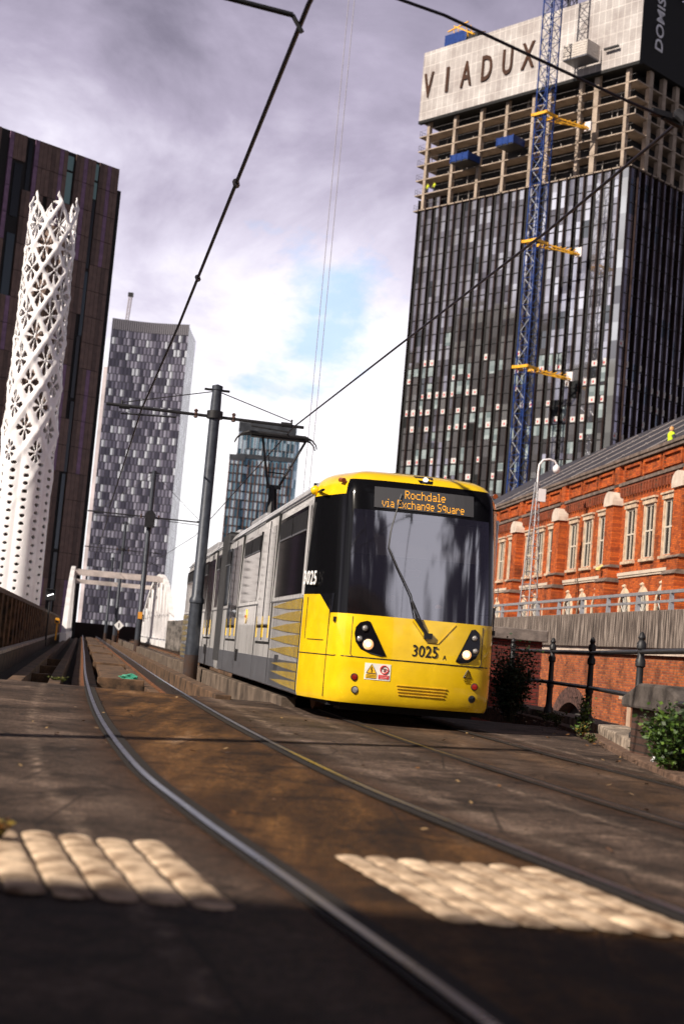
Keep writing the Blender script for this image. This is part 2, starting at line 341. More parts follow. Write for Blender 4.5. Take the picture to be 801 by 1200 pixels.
def make_slab():
    ys = [-14+i for i in range(14)]+[i*.16 for i in range(0, 136)]
    ys[-1] = 21.6; NC = 240; v = []; rust = []; btw = []; pale = []
    for y in ys:
        x0 = -9.5 - (0 if y < 12 else 0); x1 = xat(EDGE_R, y)
        lo, ro = xat(LO, y), xat(RO, y)
        for j in range(NC+1):
            x = x0+(x1-x0)*j/NC
            x = x0+(x1-x0)*(j/NC)**.75
            dd = min(abs(x-q) for q in (lo, lo+G*1.03, ro, ro+G*1.03))
            pale.append(max(0., 1-min(abs(x-lo+.66)/.05, abs(x-lo-G*1.03-.42)/.10, abs(x-ro-G*1.03-.40)/.06, abs(x-ro+.45)/.05))); rust.append(max(0., 1-dd/.34)); d1 = min(x-lo, lo+G*1.03-x); d2 = min(x-ro, ro+G*1.03-x)
            btw.append(max(0, min(1, .9*(.5+d1/.3)))+.30*max(0, min(1, .5+d2/.3)))
            v.append((x, y, .012*(noise.noise(Vector((x*.5, y*.5, 1))))-.004))
    f = [(i*(NC+1)+j, i*(NC+1)+j+1, (i+1)*(NC+1)+j+1, (i+1)*(NC+1)+j) for i in range(len(ys)-1) for j in range(NC)]
    k = len(ys)-1; n0 = len(v)    # end face
    for j in range(NC+1): v.append((v[k*(NC+1)+j][0], 21.6, -.4)); rust.append(.5); btw.append(.5); pale.append(0.)
    f += [(k*(NC+1)+j, k*(NC+1)+j+1, n0+j+1, n0+j) for j in range(NC)]
    me = bpy.data.meshes.new('tramway_slab'); me.from_pydata(v, [], f); me.materials.append(slab_material())
    for nm, arr in (('rust', rust), ('between', btw), ('pale', pale)):
        a = me.attributes.new(nm, 'FLOAT', 'POINT'); a.data.foreach_set('value', arr)
    me.polygons.foreach_set('use_smooth', [True]*len(me.polygons))
    o = bpy.data.objects.new('tramway_slab', me); COL.objects.link(o); tag(o, kind='structure')
make_slab()
d = MB()
rows = [y for y in range(-14, 165, 3)]
for a, b in zip(rows, rows[1:]):
    la, lb = (min(xat(LO, q)-2.75, -9.6 if q < 20 else 99) for q in (a, b)); ra, rb = xat(EDGE_R, a), xat(EDGE_R, b)
    d.add([(la,a,-.42),(ra,a,-.42),(rb,b,-.42),(lb,b,-.42),(la,a,-1.6),(ra,a,-1.6),(rb,b,-1.6),(lb,b,-1.6)],
          [(0,1,2,3),(4,7,6,5),(0,3,7,4),(1,5,6,2)])
tag(d.build('viaduct_deck', mat('ballast_dirt', (.018,.013,.010), .95, 0, .5, 12, c2=(.055,.038,.026), bump=1., bsc=30), recalc=False), kind='structure')
v = MB(); e = cut(EDGE_R, -12, 160)
strip(v, e, -.02, .35, -6, -.45); tag(v.build('viaduct_wall', brick_mat('viaduct_brick', 1, (.30,.09,.04), (.2,.05,.02))), 'brick side wall carrying the tram viaduct above the street', 'wall')
# steel rails: each one a thing; sunk in the slab near us, on raised beams beyond
fl = MB()
for path, s in ((LO, 1), (LI, -1), (RO, 1), (RI, -1)):
    strip(fl, cut(path, -6, 21.4), s*.028, s*.095, .002, .0075)
    strip(fl, cut(path, -6, 21.4), -s*.028, -s*.060, .002, .0075)
tag(fl.build('flangeway', simple('flangeway_dark', (.010,.006,.004), .9)), kind='structure')  # flat near-black strips paint the dark of the grooves beside each rail
rl = ('left rail of the near track, bending across the foreground', 'right rail of the near track, passing beside the pale ridged paving',
      'left rail of the far track, running out from under the yellow tram', 'right rail of the far track, nearest the kerb and iron railing')
M_rdull = mat('rail_steel_dull', (.14,.10,.08), .38, .8, .4, 6)
for path, lb, mm in zip((LO, LI, RO, RI), rl, (M_steel, M_steel, M_rdull, M_rdull)):
    r = MB(); strip(r, path, -.021, .021, -.05, .014); strip(r, cut(path, 21.6, 200), -.012, .012, -.16, -.05); strip(r, cut(path, 21.6, 200), -.07, .07, -.19, -.16, 1)
    tag(r.build('tram_rail', [mm, M_rust]), lb, 'rail', 'steel running rails')
# beams under the rails and between the tracks beyond the slab
M_beam = mat('brown_beam', (.05,.028,.015), .9, 0, .5, 3, c2=(.17,.095,.052), bump=.5, bsc=15)
def beam(path, o0, o1, z0, z1, y0, y1, name, lab, cat, m, grp=None):
    b = MB(); strip(b, cut(path, y0, y1), o0, o1, z0, z1); return tag(b.build(name, m, bevel=.015), lab, cat, grp)
for path, a, lb in ((LO, 'near track, left', 0), (LI, 'near track, right', 0), (RO, 'far track, left', 0), (RI, 'far track, right', 0)):
    beam(path, -.24, .24, -.42, -.195, 21.65, 158, 'rail_beam', 'brown longitudinal beam under the %s rail' % a, 'beam', M_beam, 'beams carrying the rails')
beam(LO, .36, 1.08, -.42, -.14, 28.8, 158, 'infill_slab', 'brown infill strip lying between the rails of the near track', 'slab', M_beam)
beam(LO, -.62, -.42, -.42, -.06, 21.7, 120, 'guard_beam', 'dark timber guard beam left of the near track', 'beam', M_beam, 'guard beams beside the near track')
beam(LO, -1.25, -1.02, -.42, -.05, 21.7, 120, 'guard_beam', 'outer timber guard beam beside the dark trough at the left', 'beam', M_beam, 'guard beams beside the near track')
beam(LO, G+.42, G+.66, -.42, .06, 20.9, 120, 'kerb_beam', 'brown kerb beam on the near side of the catenary pole', 'kerb', M_beam, 'kerb beams either side of the poles')
beam(LO, G+1.28, G+1.50, -.42, .13, 19.8, 120, 'kerb_beam', 'grey concrete kerb beam between the catenary pole and the tram', 'kerb', mat('kerb_concrete', (.08,.055,.04), .9, 0, .4, 2, c2=(.19,.14,.105), bump=.4), 'kerb beams either side of the poles')
beam(LO, -2.28, -2.05, .03, .12, 24, 150, 'cable_trough', 'pale lidded cable trough along the foot of the dark left parapet', 'trough', mat('trough_lid', (.42,.37,.33), .8, 0, .3, 1.2, bump=.2))
for i, y in enumerate([28.6, 41, 58, 80]):
    x = xat(LO, y); sl_ = MB(); sl_.box(.26, 1.18, -.16, .16, -.42, -.08)
    o = sl_.build('sleeper', M_beam, bevel=.012); o.location = (x, y, 0); o.rotation_euler = (0, 0, R(9.8))
    tag(o, 'timber cross sleeper between the near rails, %s from the slab edge' % ['first', 'second', 'third', 'fourth', 'fifth', 'sixth', 'seventh', 'eighth', 'ninth'][i], 'sleeper', 'cross sleepers of the near track')
for i, y in enumerate([23.6, 28.4, 34, 41]):
    x = xat(LO, y); sl_ = MB(); sl_.box(-1.02, -.62, -.16, .16, -.42, -.10)
    o = sl_.build('trough_tie', M_beam, bevel=.012); o.location = (x, y, 0); o.rotation_euler = (0, 0, R(9.8))
    tag(o, '%s timber tie across the dark trough left of the near track' % ['nearest', 'second', 'third', 'farthest'][i], 'tie', 'ties across the left trough')
# ridged cream paving
M_cream = mat('cream_ridged_paving', (.30,.18,.10), .85, 0, .4, 6, c2=(.84,.64,.45), bump=.35, bsc=45)
beam(LO, -2.50, -1.98, -.42, .028, 24, 150, 'dark_ledge', 'dark ledge under the pale cable trough at the far left', 'ledge', M_cdark)
def ridge_pad(x, y, n, pitch, length, az, lab, skew=0., w=.066, hh=.02, wav=14., amp=.1):
    rt = empty('ridged_paving', (x, y, .004), az, lab, 'tactile paving', 'cream ridged paving strips')
    for i in range(n):
        st = 44; rg = []; prof = 8; L0 = length*(1+random.uniform(-.02, .02))
        for k in range(st+1):
            yy = -L0/2+L0*k/st; endf = min(1, sqrt(max(0, 1-((2*k/st-1)**14)))+.2)
            ww = w*(1+amp*.4*sin(yy*wav*2+i*1.3)+.03*sin(yy*9+i))*endf; h = hh*(.85+amp*sin(yy*wav*2+i*1.3)+.10*sin(yy*7.3+i*2.1))*endf
            rg.append([(i*pitch+ww*cos(pi*q/prof), yy+i*skew, h*sin(pi*q/prof)) for q in range(prof+1)])
        vs = [p for r_ in rg for p in r_]; fs = [(k*(prof+1)+q, k*(prof+1)+q+1, (k+1)*(prof+1)+q+1, (k+1)*(prof+1)+q) for k in range(st) for q in range(prof)]
        m = MB(); m.add(vs, fs); m.build('ridge', M_cream, rt, smooth=80, recalc=False)
    return rt
ridge_pad(-1.575, 5.38, 8, .150, 1.45, 16.6, 'cream ridged paving with fat rounded bars left of both rails', w=.068, hh=.015, skew=-.038, wav=11, amp=.07)
ridge_pad(.34, 5.55, 7, .135, 1.42, 16.5, 'cream ridged paving with scalloped bars lying between the two near rails', w=.062, hh=.012, wav=19, skew=-.02, amp=.16)
# terrace behind the retaining wall, on the right
T7 = Matrix.Translation((9.33, 38.03, 0)) @ Matrix.Rotation(R(7), 4, 'Z')
tag(MB(T7).box(.35, 60, -60, 70, -6, 2.25).build('street_terrace', mat('street', (.07,.065,.06), .9)), kind='structure')
tag(MB(T7).box(-30, -.6, -80, 120, -6.0, -5.4).build('low_street', mat('low_street_setts', (.06,.055,.05), .9)), kind='structure')

# ------------------------------------------------------------------ left parapet wall
def left_parapet():
    rt = empty('parapet_fence', (xat(LO, 60)-2.55, 60, 0), 0, 'long dark brown parapet of boards and posts along the left side of the viaduct', 'parapet')
    pt = off(LO, -2.55); pt = cut(pt, 24, 150); base = Vector((xat(LO, 60)-2.55, 60, 0))
    mb_ = mat('dark_brown_boards', (.022,.013,.009), .85, 0, .5, 4, c2=(.060,.035,.022), bump=.5)
    q = [Vector((p.x-base.x, p.y-base.y)) for p in pt]
    a = MB(); strip(a, q, -.12, .05, -.4, 1.62); a.build('boarding', mb_, rt)
    c = MB(); strip(c, q, -.2, .13, 1.62, 1.76); c.build('coping', mat('coping_brown', (.06,.035,.025), .8, c2=(.12,.075,.05)), rt)
    last = None
    for p in q:
        if last is None or (p-last).length > 2.4:
            last = p; b = MB(); b.box(p.x-.02, p.x+.17, p.y-.12, p.y+.12, -.4, 1.60); b.build('post', M_beam, rt)
    return rt
left_parapet()
def side_parapet():
    rt = empty('parapet_wall', (-9.6, 6, -.4), 0, 'dark boarded parapet continuing beside the crossing, left of the photographer', 'parapet')
    b_ = mat('parapet_boards', (.022,.013,.009), .85, 0, .5, 4, c2=(.060,.035,.022), bump=.5)
    m = MB(); m.box(-.1,.05,-20,17.8,0,1.95); m.box(-.1,2.95,17.8,17.95,0,1.95); m.build('boarding', b_, rt)
    m = MB(); m.box(-.2,.12,-20,18.05,1.953,2.08); m.box(.121,3.0,17.72,18.05,1.953,2.08); m.build('coping', M_beam, rt)
side_parapet()

# ------------------------------------------------------------------ kerb, iron railing and planting on the right edge
def railing():
    rt = empty('iron_railing', (4.0, 22, 0), 0, 'black cast iron railing with round posts on a stone kerb beside the tram', 'railing')
    P = [(3.56,16.4),(3.82,20.9),(3.68,23.7),(3.44,27.0)]
    for x, y in P:
        x, y = x-4, y-22; m = MB()
        m.lathe([(.10,.0),(.10,.10),(.075,.13),(.065,.2),(.06,.5),(.075,.52),(.075,.58),(.055,.62),(.05,1.0),(.075,1.02),(.075,1.10),(.05,1.14),(.045,1.24),(.072,1.26),(.072,1.33),(.04,1.37),(.055,1.41),(.03,1.47),(.005,1.49)], (x, y, .13), 14); m.v = [(x+(a_-x)*.8, y+(b_-y)*.8, .13+(c_-.13)*.84) for a_, b_, c_ in m.v]
        m.build('post', M_black, rt, smooth=40)
    Q = [(3.35,12.6)]+P
    for h in (.55, 1.06):
        m = MB(); m.tube([(x-4, y-22, h+.13-.04) for x, y in Q], .030, 8); m.build('rail', M_black, rt, smooth=60)
    return rt
railing()
def kerbstones():
    path = catmull([(3.55,15.6),(3.78,18),(3.98,20.6),(3.88,23.6),(3.58,27.2)], .1); i = 0; k = 0
    ms = mat('kerb_stone', (.17,.13,.10), .9, 0, .5, 5, c2=(.42,.34,.27), bump=.5, bsc=18)
    ords = ['nearest', 'second', 'third', 'fourth', 'fifth', 'sixth', 'seventh', 'eighth', 'ninth', 'tenth', 'eleventh', 'twelfth']
    while i < len(path)-6:
        n = random.choice([9, 11, 13]); seg = path[i:i+n]
        if len(seg) < 3: break
        m = MB(); strip(m, seg, -.20, .24, -.3, .16+random.uniform(-.015,.015)); o = m.build('kerb_stone', ms, bevel=.02)
        tag(o, 'stone block of the kerb under the iron railing, %s counting from the pier' % ords[min(k, 11)], 'kerb stone', 'kerb stones under the iron railing')
        i += n; k += 1
    path = catmull([(3.1,10.2),(3.22,13),(3.38,16),(3.62,19),(3.62,22),(3.40,25),(3.0,28)], .3)
    m = MB(); strip(m, path, -.13, .09, -.2, .05); tag(m.build('edging_course', mat('brick_edging', (.10,.05,.03), .9, 0, .5, 12, c2=(.2,.12,.08), bump=.6), bevel=.01), 'low worn edging course between the far rail and the kerb', 'edging')
kerbstones()
vg = MB()
strip(vg, catmull([(3.6,9),(3.7,12),(3.75,15)], .5), -.35, .8, -.1, .06); tag(vg.build('verge', M_cdark), kind='structure')
def pier():
    rt = empty('brick_pier', (4.12, 14.9, -.3), 6, 'low dark brick pier with a thick worn stone coping at the right edge', 'pier')
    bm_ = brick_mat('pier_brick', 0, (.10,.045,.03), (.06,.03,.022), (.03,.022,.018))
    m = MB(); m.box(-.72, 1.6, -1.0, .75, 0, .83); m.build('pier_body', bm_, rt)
    m = MB(); m.ext([(-1.1,.83),(.85,.83),(.85,.94),(.3,1.10),(-.6,1.10),(-1.1,.94)], lambda a, b: (-.82, a, b), lambda a, b: (1.7, a, b)); m.build('coping', mat('pier_coping', (.05,.04,.036), .9, 0, .4, 4, c2=(.12,.10,.09), bump=.4), rt, bevel=.03)
pier()
def leaves(name, c, ext_, n, size, cols, lab, cat, base, stems=14, grp=None, topfn=None, seed=1):
    """a shrub: stems plus many small leaf faces through its volume"""
    rnd = random.Random(seed); rt = empty(name, base, 0, lab, cat, grp)
    s = MB()
    tips = []
    for i in range(stems):
        a = rnd.uniform(0, 2*pi); q = rnd.uniform(.2, 1)
        tip = Vector((ext_[0]*cos(a)*q, ext_[1]*sin(a)*q, ext_[2]*rnd.uniform(.55, 1.0))); mid = tip*.5+Vector((rnd.uniform(-.05,.05),)*2+(ext_[2]*.12,))
        s.tube([(tip.x*.15, tip.y*.15, 0), mid, tip], [.009,.006,.003], 5); tips.append((mid, tip))
    s.build('stem', mat(name+'_stem', (.06,.045,.02), .8), rt)
    l = MB()
    for i in range(n):
        mid, tip = rnd.choice(tips); t = rnd.random(); p = mid.lerp(tip, t)*rnd.uniform(.35,1.05)+Vector([rnd.gauss(0, .07*ext_[2]) for _ in range(3)])
        if p.z < .01: p.z = abs(p.z)+.01
        d1 = Vector([rnd.gauss(0,1) for _ in range(3)]).normalized(); d1.z = abs(d1.z)*.5; d2 = d1.cross(Vector([rnd.gauss(0,1) for _ in range(3)])).normalized()
        z = size*rnd.uniform(.5, 1.3)
        l.add([p, p+d1*z*.5+d2*z*.25, p+d1*z, p+d1*z*.5-d2*z*.25], [(0,1,2,3)], rnd.randrange(len(cols)))
    l.build('foliage', [mat('%s_leaf' % name, c_, .55, 0, .3, 20) for c_ in cols], rt, recalc=False)
    return rt
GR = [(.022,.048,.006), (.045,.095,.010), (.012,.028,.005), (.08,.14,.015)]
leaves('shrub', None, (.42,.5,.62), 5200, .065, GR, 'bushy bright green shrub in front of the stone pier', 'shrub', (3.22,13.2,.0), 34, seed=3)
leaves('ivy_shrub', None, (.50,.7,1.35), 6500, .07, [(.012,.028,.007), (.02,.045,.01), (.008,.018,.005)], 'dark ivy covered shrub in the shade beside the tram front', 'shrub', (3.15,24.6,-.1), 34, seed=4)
leaves('weed', None, (.14,.14,.55), 260, .075, GR, 'tall green weed growing at the kerb below the railing', 'weed', (3.52,19.5,.02), 7, 'weeds along the kerb', seed=5)
leaves('weed', None, (.2,.14,.2), 160, .06, GR+[(.3,.2,.03)], 'small low weed beside the tall one at the kerb', 'weed', (3.36,18.9,.02), 7, 'weeds along the kerb', seed=6)
leaves('weed', None, (.24,.14,.14), 170, .055, [(.10,.07,.02),(.07,.08,.02)], 'brownish low weed in front of the kerb stones', 'weed', (3.42,15.6,.02), 7, 'weeds along the kerb', seed=8)
leaves('moss_tuft', None, (.25,.3,.12), 260, .05, [(.10,.11,.02),(.05,.07,.015)], 'green tuft on the beam at the far left of the slab edge', 'plant', (-4.55,24.5,-.1), 9, seed=9)
leaves('dry_weed', None, (.07,.10,.09), 110, .035, [(.30,.13,.02),(.22,.16,.03)], 'dry orange weed between the fat ridged bars', 'weed', (-1.24,5.75,.02), 6, seed=10)
for q, (wx, wy, sz, sd_) in enumerate(((3.20,17.2,.13,21),(3.42,21.2,.16,22),(3.20,25.8,.2,23),(3.12,11.6,.12,24),(3.50,22.6,.22,25))):
    leaves('weed', None, (sz,sz,sz*(1.4 if q % 2 else .8)), 150, .05, [(.05,.07,.012),(.09,.08,.02),(.03,.05,.01)], ['low ragged weed before the second railing post','weed at the foot of the kerb by the third post','weed in the shade beside the ivy','sparse weed nearest the shrub','upright weed between the last railing posts'][q], 'weed', (wx,wy,.03), 7, 'weeds along the kerb', seed=sd_)
dl = MB(); rd_ = random.Random(4)
for q in range(520):
    y_ = rd_.uniform(9, 28); x_ = 3.35+rd_.gauss(0,.16)-(.1 if y_ > 24 else 0) if q % 3 else rd_.uniform(-4, 3.2); y_ = y_ if q % 3 else rd_.uniform(7, 21)
    a_ = rd_.uniform(0, 6.3); l_ = rd_.uniform(.010,.034); u = Vector((cos(a_), sin(a_), rd_.uniform(-.2,.4)))*l_; w_ = Vector((-sin(a_), cos(a_), rd_.uniform(-.2,.5)))*l_*.6; p_ = Vector((x_, y_, .03 if q % 3 else .012))
    dl.add([p_-u, p_+w_, p_+u, p_-w_], [(0,1,2,3)], rd_.randrange(3))
tag(dl.build('dead_leaves', [simple('leaf_brown', (.16,.07,.02)), simple('leaf_tan', (.34,.22,.10)), simple('leaf_dark', (.04,.022,.012))], recalc=False), 'scattered dead leaves and grit on the paving', 'leaves', kind='stuff')
# litter
def rag(name, c, loc, s, lab, cat, seed):
    rnd = random.Random(seed); bm = bmesh.new(); bmesh.ops.create_icosphere(bm, subdivisions=3, radius=1)
    for v_ in bm.verts:
        k = .7+.6*noise.noise(v_.co*1.7+Vector((seed,0,0)))+.25*noise.noise(v_.co*5); v_.co = Vector((v_.co.x*s[0]*k, v_.co.y*s[1]*k, max(0, v_.co.z*s[2]*k+s[2]*.4)))
    me = bpy.data.meshes.new(name); bm.to_mesh(me); bm.free(); me.materials.append(simple(name+'_mat', c, .45)); o = bpy.data.objects.new(name, me); COL.objects.link(o); o.location = loc; tag(o, lab, cat)
rag('plastic_bag', (.05,.30,.20), (-4.05,29.3,-.14), (.30,.2,.12), 'crumpled green plastic bag lying between the near rails', 'bag', 3)
rag('paper_scrap', (.7,.7,.72), (3.28,14.1,.05), (.06,.05,.04), 'white scrap of paper by the kerb near the shrub', 'litter', 5)
stones = MB()
for i in range(420):
    p = Vector((random.uniform(-1.9, 1.5), random.uniform(21.9, 25.2), 0)); p.x += xat(LO, p.y)+.8; s_ = random.uniform(.015,.06)
    a = [Vector((random.uniform(-1,1),random.uniform(-1,1),random.uniform(.2,1)))*s_+p for _ in range(5)]
    stones.add([q-Vector((0,0,.40)) for q in a], [(0,1,2),(0,2,3),(0,3,4),(1,2,4),(2,3,4),(0,1,4)])
tag(stones.build('rubble', mat('rubble', (.09,.07,.06), .9, c2=(.3,.26,.22), sc=30)), 'loose rubble in the trough at the slab edge', 'rubble', kind='stuff')
# ------------------------------------------------------------------ the tram
def build_tram():
    rt = empty('tram', (1.09, 17.6, 0), 9.5, 'yellow and silver articulated tram coming towards us, number 3025 on its front', 'tram')
    HW = 1.28; LEN = 27.4
    # plan outline of the nose, centre -> left side (mirrored)
    out = [(0,0),(.2,.003),(.4,.018),(.6,.045),(.78,.09),(.90,.14),(.965,.20),(1.0,.28),(1.06,.48),(1.15,.80),(1.23,1.10),(1.28,1.38),(1.28,1.6)]
    Z  = [.24,.30,.45,.62,.795,.815,1.0,1.17,1.33,1.56,1.85,2.15,2.45,2.66,2.86,2.98,3.06,3.13,3.19,3.24,3.28]
    DY = [.07,.03,.01,.0,.0,.0,.01,.02,.04,.09,.15,.215,.28,.33,.385,.42,.47,.56,.72,1.0,1.45]
    WX = [.985,1,1,1,1,1,1,1,1,1,.995,.99,.985,.98,.972,.955,.925,.87,.78,.64,.42]
    def side_w(y, dy): return max(0., 1-y/1.6)*dy
    half = out+[(1.28,2.4),(1.28,13.9)]
    ring = [(-x, y) for x, y in half[::-1]]+half[1:]       # left side back ... nose ... right side back
    n = len(ring); V = []
    for z, dy, wx in zip(Z, DY, WX):
        for x, y in ring: V.append((x*wx, y+side_w(y, dy), z))
    zc = len(Z)
    for x, y in ring: V.append((0, max(y, 1.9) if y < 2.4 else y, 3.30))
    def cls(i, k):
        x = (ring[i][0]+ring[i+1][0])/2; y = (ring[i][1]+ring[i+1][1])/2; ax = abs(x); z0 = Z[k] if k < zc else 3.3
        zm = (Z[k]+Z[min(k+1,zc-1)])/2
        if y > 1.38: return 'silver'
        if ax < .88 and 8 <= k <= 12: return 'glass'
        if ax < 1.0 and 8 <= k <= 15: return 'black'
        if ax >= .95 and k >= 9 and k <= 13: return 'black'
        if .95 <= ax < 1.05 and k == 8: return 'black'
        return 'roofy' if k >= 13 else 'yellow'
    F = {'silver': [], 'glass': [], 'black': [], 'yellow': [], 'roofy': []}
    for k in range(zc):
        for i in range(n-1): F[cls(i, min(k, zc-1)) if k < zc-1 else ('silver' if (ring[i][1]+ring[i+1][1])/2 > 1.38 else 'roofy')].append((k*n+i, k*n+i+1, (k+1)*n+i+1, (k+1)*n+i))
    def sub(fs, name, mats, parent, T=None, sm=30):
        idx = {}; vs = []; ff = []
        for f in fs:
            g = []
            for q in f:
                if q not in idx: idx[q] = len(vs); vs.append(V[q])
                g.append(idx[q])
            ff.append(g)
        m = MB(T); m.add(vs, ff); return m.build(name, mats, parent, smooth=sm, recalc=False)
    def flip(fs): return [tuple(reversed(f)) for f in fs]
    TR = Matrix.Translation((0, LEN, 0)) @ Matrix.Rotation(pi, 4, 'Z')
    for T in (None, TR):
        sub(flip(F['silver']), 'body', M_silver, rt, T)
        sub(flip(F['yellow']), 'cab_shell', M_yel, rt, T)
        sub(flip(F['roofy']), 'roof_fairing', M_yel, rt, T)
        sub(flip(F['black']), 'cab_surround', M_sur, rt, T)
        if T is None:
            gm_, t, b = newmat('tinted_windscreen'); b.inputs['Base Color'].default_value = (.02,.02,.025,1); b.inputs['Roughness'].default_value = .03; b.inputs['Specular IOR Level'].default_value = .8
            tr = N(t, 'ShaderNodeBsdfTransparent'); tr.inputs[0].default_value = (.55,.53,.54,1); mx = N(t, 'ShaderNodeMixShader'); mx.inputs[0].default_value = .35
            gl = N(t, 'ShaderNodeBsdfGlossy', inp={'Roughness': .05}); gl.inputs[0].default_value = (.8,.8,.85,1); mx2 = N(t, 'ShaderNodeMixShader'); fr = N(t, 'ShaderNodeFresnel', inp={'IOR': 1.5})
            t.links.new(tr.outputs[0], mx.inputs[1]); t.links.new(b.outputs[0], mx.inputs[2])
            t.links.new(math_(t, 'ADD', math_(t, 'MULTIPLY', fr.outputs[0], 2.4), .27), mx2.inputs[0]); t.links.new(mx.outputs[0], mx2.inputs[1]); t.links.new(gl.outputs[0], mx2.inputs[2])
            t.links.new(mx2.outputs[0], t.nodes['Material Output'].inputs[0])
            ws = sub(flip(F['glass']), 'windscreen', gm_, rt, T)
        else: sub(flip(F['glass']), 'windscreen', M_gloss, rt, T)
    b = MB(); b.box(-1.15, 1.15, 13.9, 13.5, .5, 3.1); b.box(-1.15,1.15,13.4,13.9,.5,3.1)
    # floor, bulkheads
    m = MB(); m.box(-1.22,1.22,1.4,13.9,.32,.9); m.box(-1.2,1.2,1.9,1.95,.9,3.1); m.box(-1.24,1.24,13.86,13.9,.35,3.2); m.box(-1.24,1.24,LEN-13.9,LEN-13.86,.35,3.2); m.box(-.9,.9,.3,1.4,.32,.86)
    m.build('bulkhead', M_dark, rt)
    # roof fairing boxes
    rg = mat('roof_grey', (.30,.30,.32), .6, .2)
    for q in ((.85,4.2,6.4,3.36),(.9,10.2,12.6,3.40),(.9,15.4,18.6,3.42),(.95,20.2,24.4,3.42)): m = MB(); m.box(-q[0],q[0],q[1],q[2],3.14,q[3]); m.build('roof_equipment', rg, rt, bevel=.05)
    # bellows
    m = MB()
    for i in range(9):
        y = 13.9+i*.0444*1.0*1.5-.0; y0 = 13.84+i*.0+i*(LEN-27.8+.0)/9
    y0, y1 = LEN-13.9-.02, 13.9+.02
    ya, yb = min(y0,y1), max(y0,y1)
    m.box(-1.26,1.26,ya-.45,yb+.45,.45,3.08)
    m.build('bellows', M_black, rt)
    m = MB()
    for i in range(12):
        y = ya-.42+i*(yb-ya+.84)/11
        m.box(-1.30,1.30,y-.025,y+.025,.42,3.12)
    m.build('bellows_rib', mat('bellows_rubber', (.05,.05,.055), .7), rt)
    # underframe and wheels
    m = MB(); m.box(-1.0,1.0,.5,LEN-.5,.18,.34); m.build('underframe', M_dark, rt)
    for y in (3.0, 4.8, 13.0, 14.5, 22.6, 24.4):
        for s in (-1, 1):
            m = MB(); m.disc((s*.72, y, .335), (1,0,0), .33, .13, 24); w = m.build('wheel', M_rust, rt, smooth=40)
    # ---- side furniture, left and right
    def sidebox(nm, mt, s, y0, y1, z0, z1, pr=.006, th=.03, par=rt, bev=0):
        m = MB(); x0, x1 = sorted((s*(HW-th), s*(HW+pr))); m.box(x0,x1,y0,y1,z0,z1); return m.build(nm, mt, par, bevel=bev)
    for s in (-1, 1):
        L_ = LEN
        for (y0, y1) in ((1.56,4.45),(6.95,9.55),(12.2,13.3),(14.7,15.45),(18.1,20.8),(23.4,L_-1.56)):
            w = sidebox('window', M_gloss, s, y0, y1, 1.58, 2.76, .007, bev=0)
            hh = (y1-y0)
            k = max(1, int(hh/1.25))
            for q in range(k):
                a = y0+hh*q/k+.06; c = y0+hh*(q+1)/k-.06
                sidebox('hopper', M_black, s, a, c, 2.44, 2.70, .016, par=w)
                sidebox('hopper_trim', M_grey, s, a, c, 2.42, 2.445, .020, par=w)
        for (y0, y1) in ((4.75,6.5),(10.0,11.9),(15.85,17.75),(21.2,22.95)):
            dr = sidebox('door', M_silver, s, y0, y1, .90, 2.86, .012)
            sidebox('door_recess', M_dark, s, y0-.04, y1+.04, .86, 2.9, .004, par=dr)
            mid = (y0+y1)/2
            for a, c in ((y0+.09, mid-.07), (mid+.07, y1-.09)):
                sidebox('door_glass', M_gloss, s, a, c, 1.12, 2.72, .020, par=dr)
                sidebox('door_edge', M_yel, s, a-.02, a+.015, .96, 1.30, .024, par=dr); sidebox('door_edge', M_yel, s, c-.015, c+.02, .96, 1.30, .024, par=dr)
            sidebox('door_seal', M_black, s, mid-.025, mid+.025, .92, 2.84, .022, par=dr)
        # silver pillars, lower valance in darker grey, gutter line
        sidebox('valance', M_grey, s, 1.42, 13.2, .26, .66, .009)
        sidebox('valance', M_grey, s, LEN-13.2, LEN-1.42, .26, .66, .009)
        for y in (1.42, 4.6, 6.72, 9.78, 12.06, 15.62, 17.92, 21.02, 23.16):
            sidebox('panel_joint', M_black, s, y-.006, y+.006, .28, 1.5, .012)
        sidebox('waist_trim', simple('trim', (.22,.22,.24), .4, .5), s, 1.42, 13.3, 1.50, 1.52, .013)
        sidebox('waist_trim', simple('trim', (.22,.22,.24), .4, .5), s, LEN-13.3, LEN-1.42, 1.50, 1.52, .013)
        m = MB(); m.tube([(s*1.262,1.5,2.93),(s*1.262,LEN-1.5,2.93)], .016, 6); m.build('gutter', M_grey, rt)
        m = MB(); m.box(*sorted((s*(HW+.001),s*(HW+.02))),1.44,1.50,1.55,2.80); m.build('pillar_strip', M_silver, rt)
        # livery of yellow wedges running back into the grey at each end
        for base, dr_ in ((1.42, 1), (LEN-1.42, -1)):
            m = MB(); zs = [.30,.42,.54,.72,.88,1.04,1.20,1.36]; x0 = s*(HW+.0105); x1 = s*(HW+.0145)
            for i, z in enumerate(zs):
                h = .145 if i > 2 else .105; ln = 3.1 if i > 2 else 2.7
                poly = [(base+.03*dr_, z), (base+.03*dr_, z+h), (base+ln*.45*dr_, z+h*.86), (base+ln*dr_, z+h*.5), (base+ln*.45*dr_, z+h*.14)]
                m.ext(poly, lambda a, c: (x0, a, c), lambda a, c: (x1, a, c))
            m.build('livery_wedge', M_yel, rt)
            m = MB()
            for q in range(24):
                yq = base+dr_*(.08+q*.12); m.box(*sorted((s*(HW+.014), s*(HW+.018))), yq-.012, yq+.012, .28, 1.49)
            m.build('livery_rib', M_grey, rt)
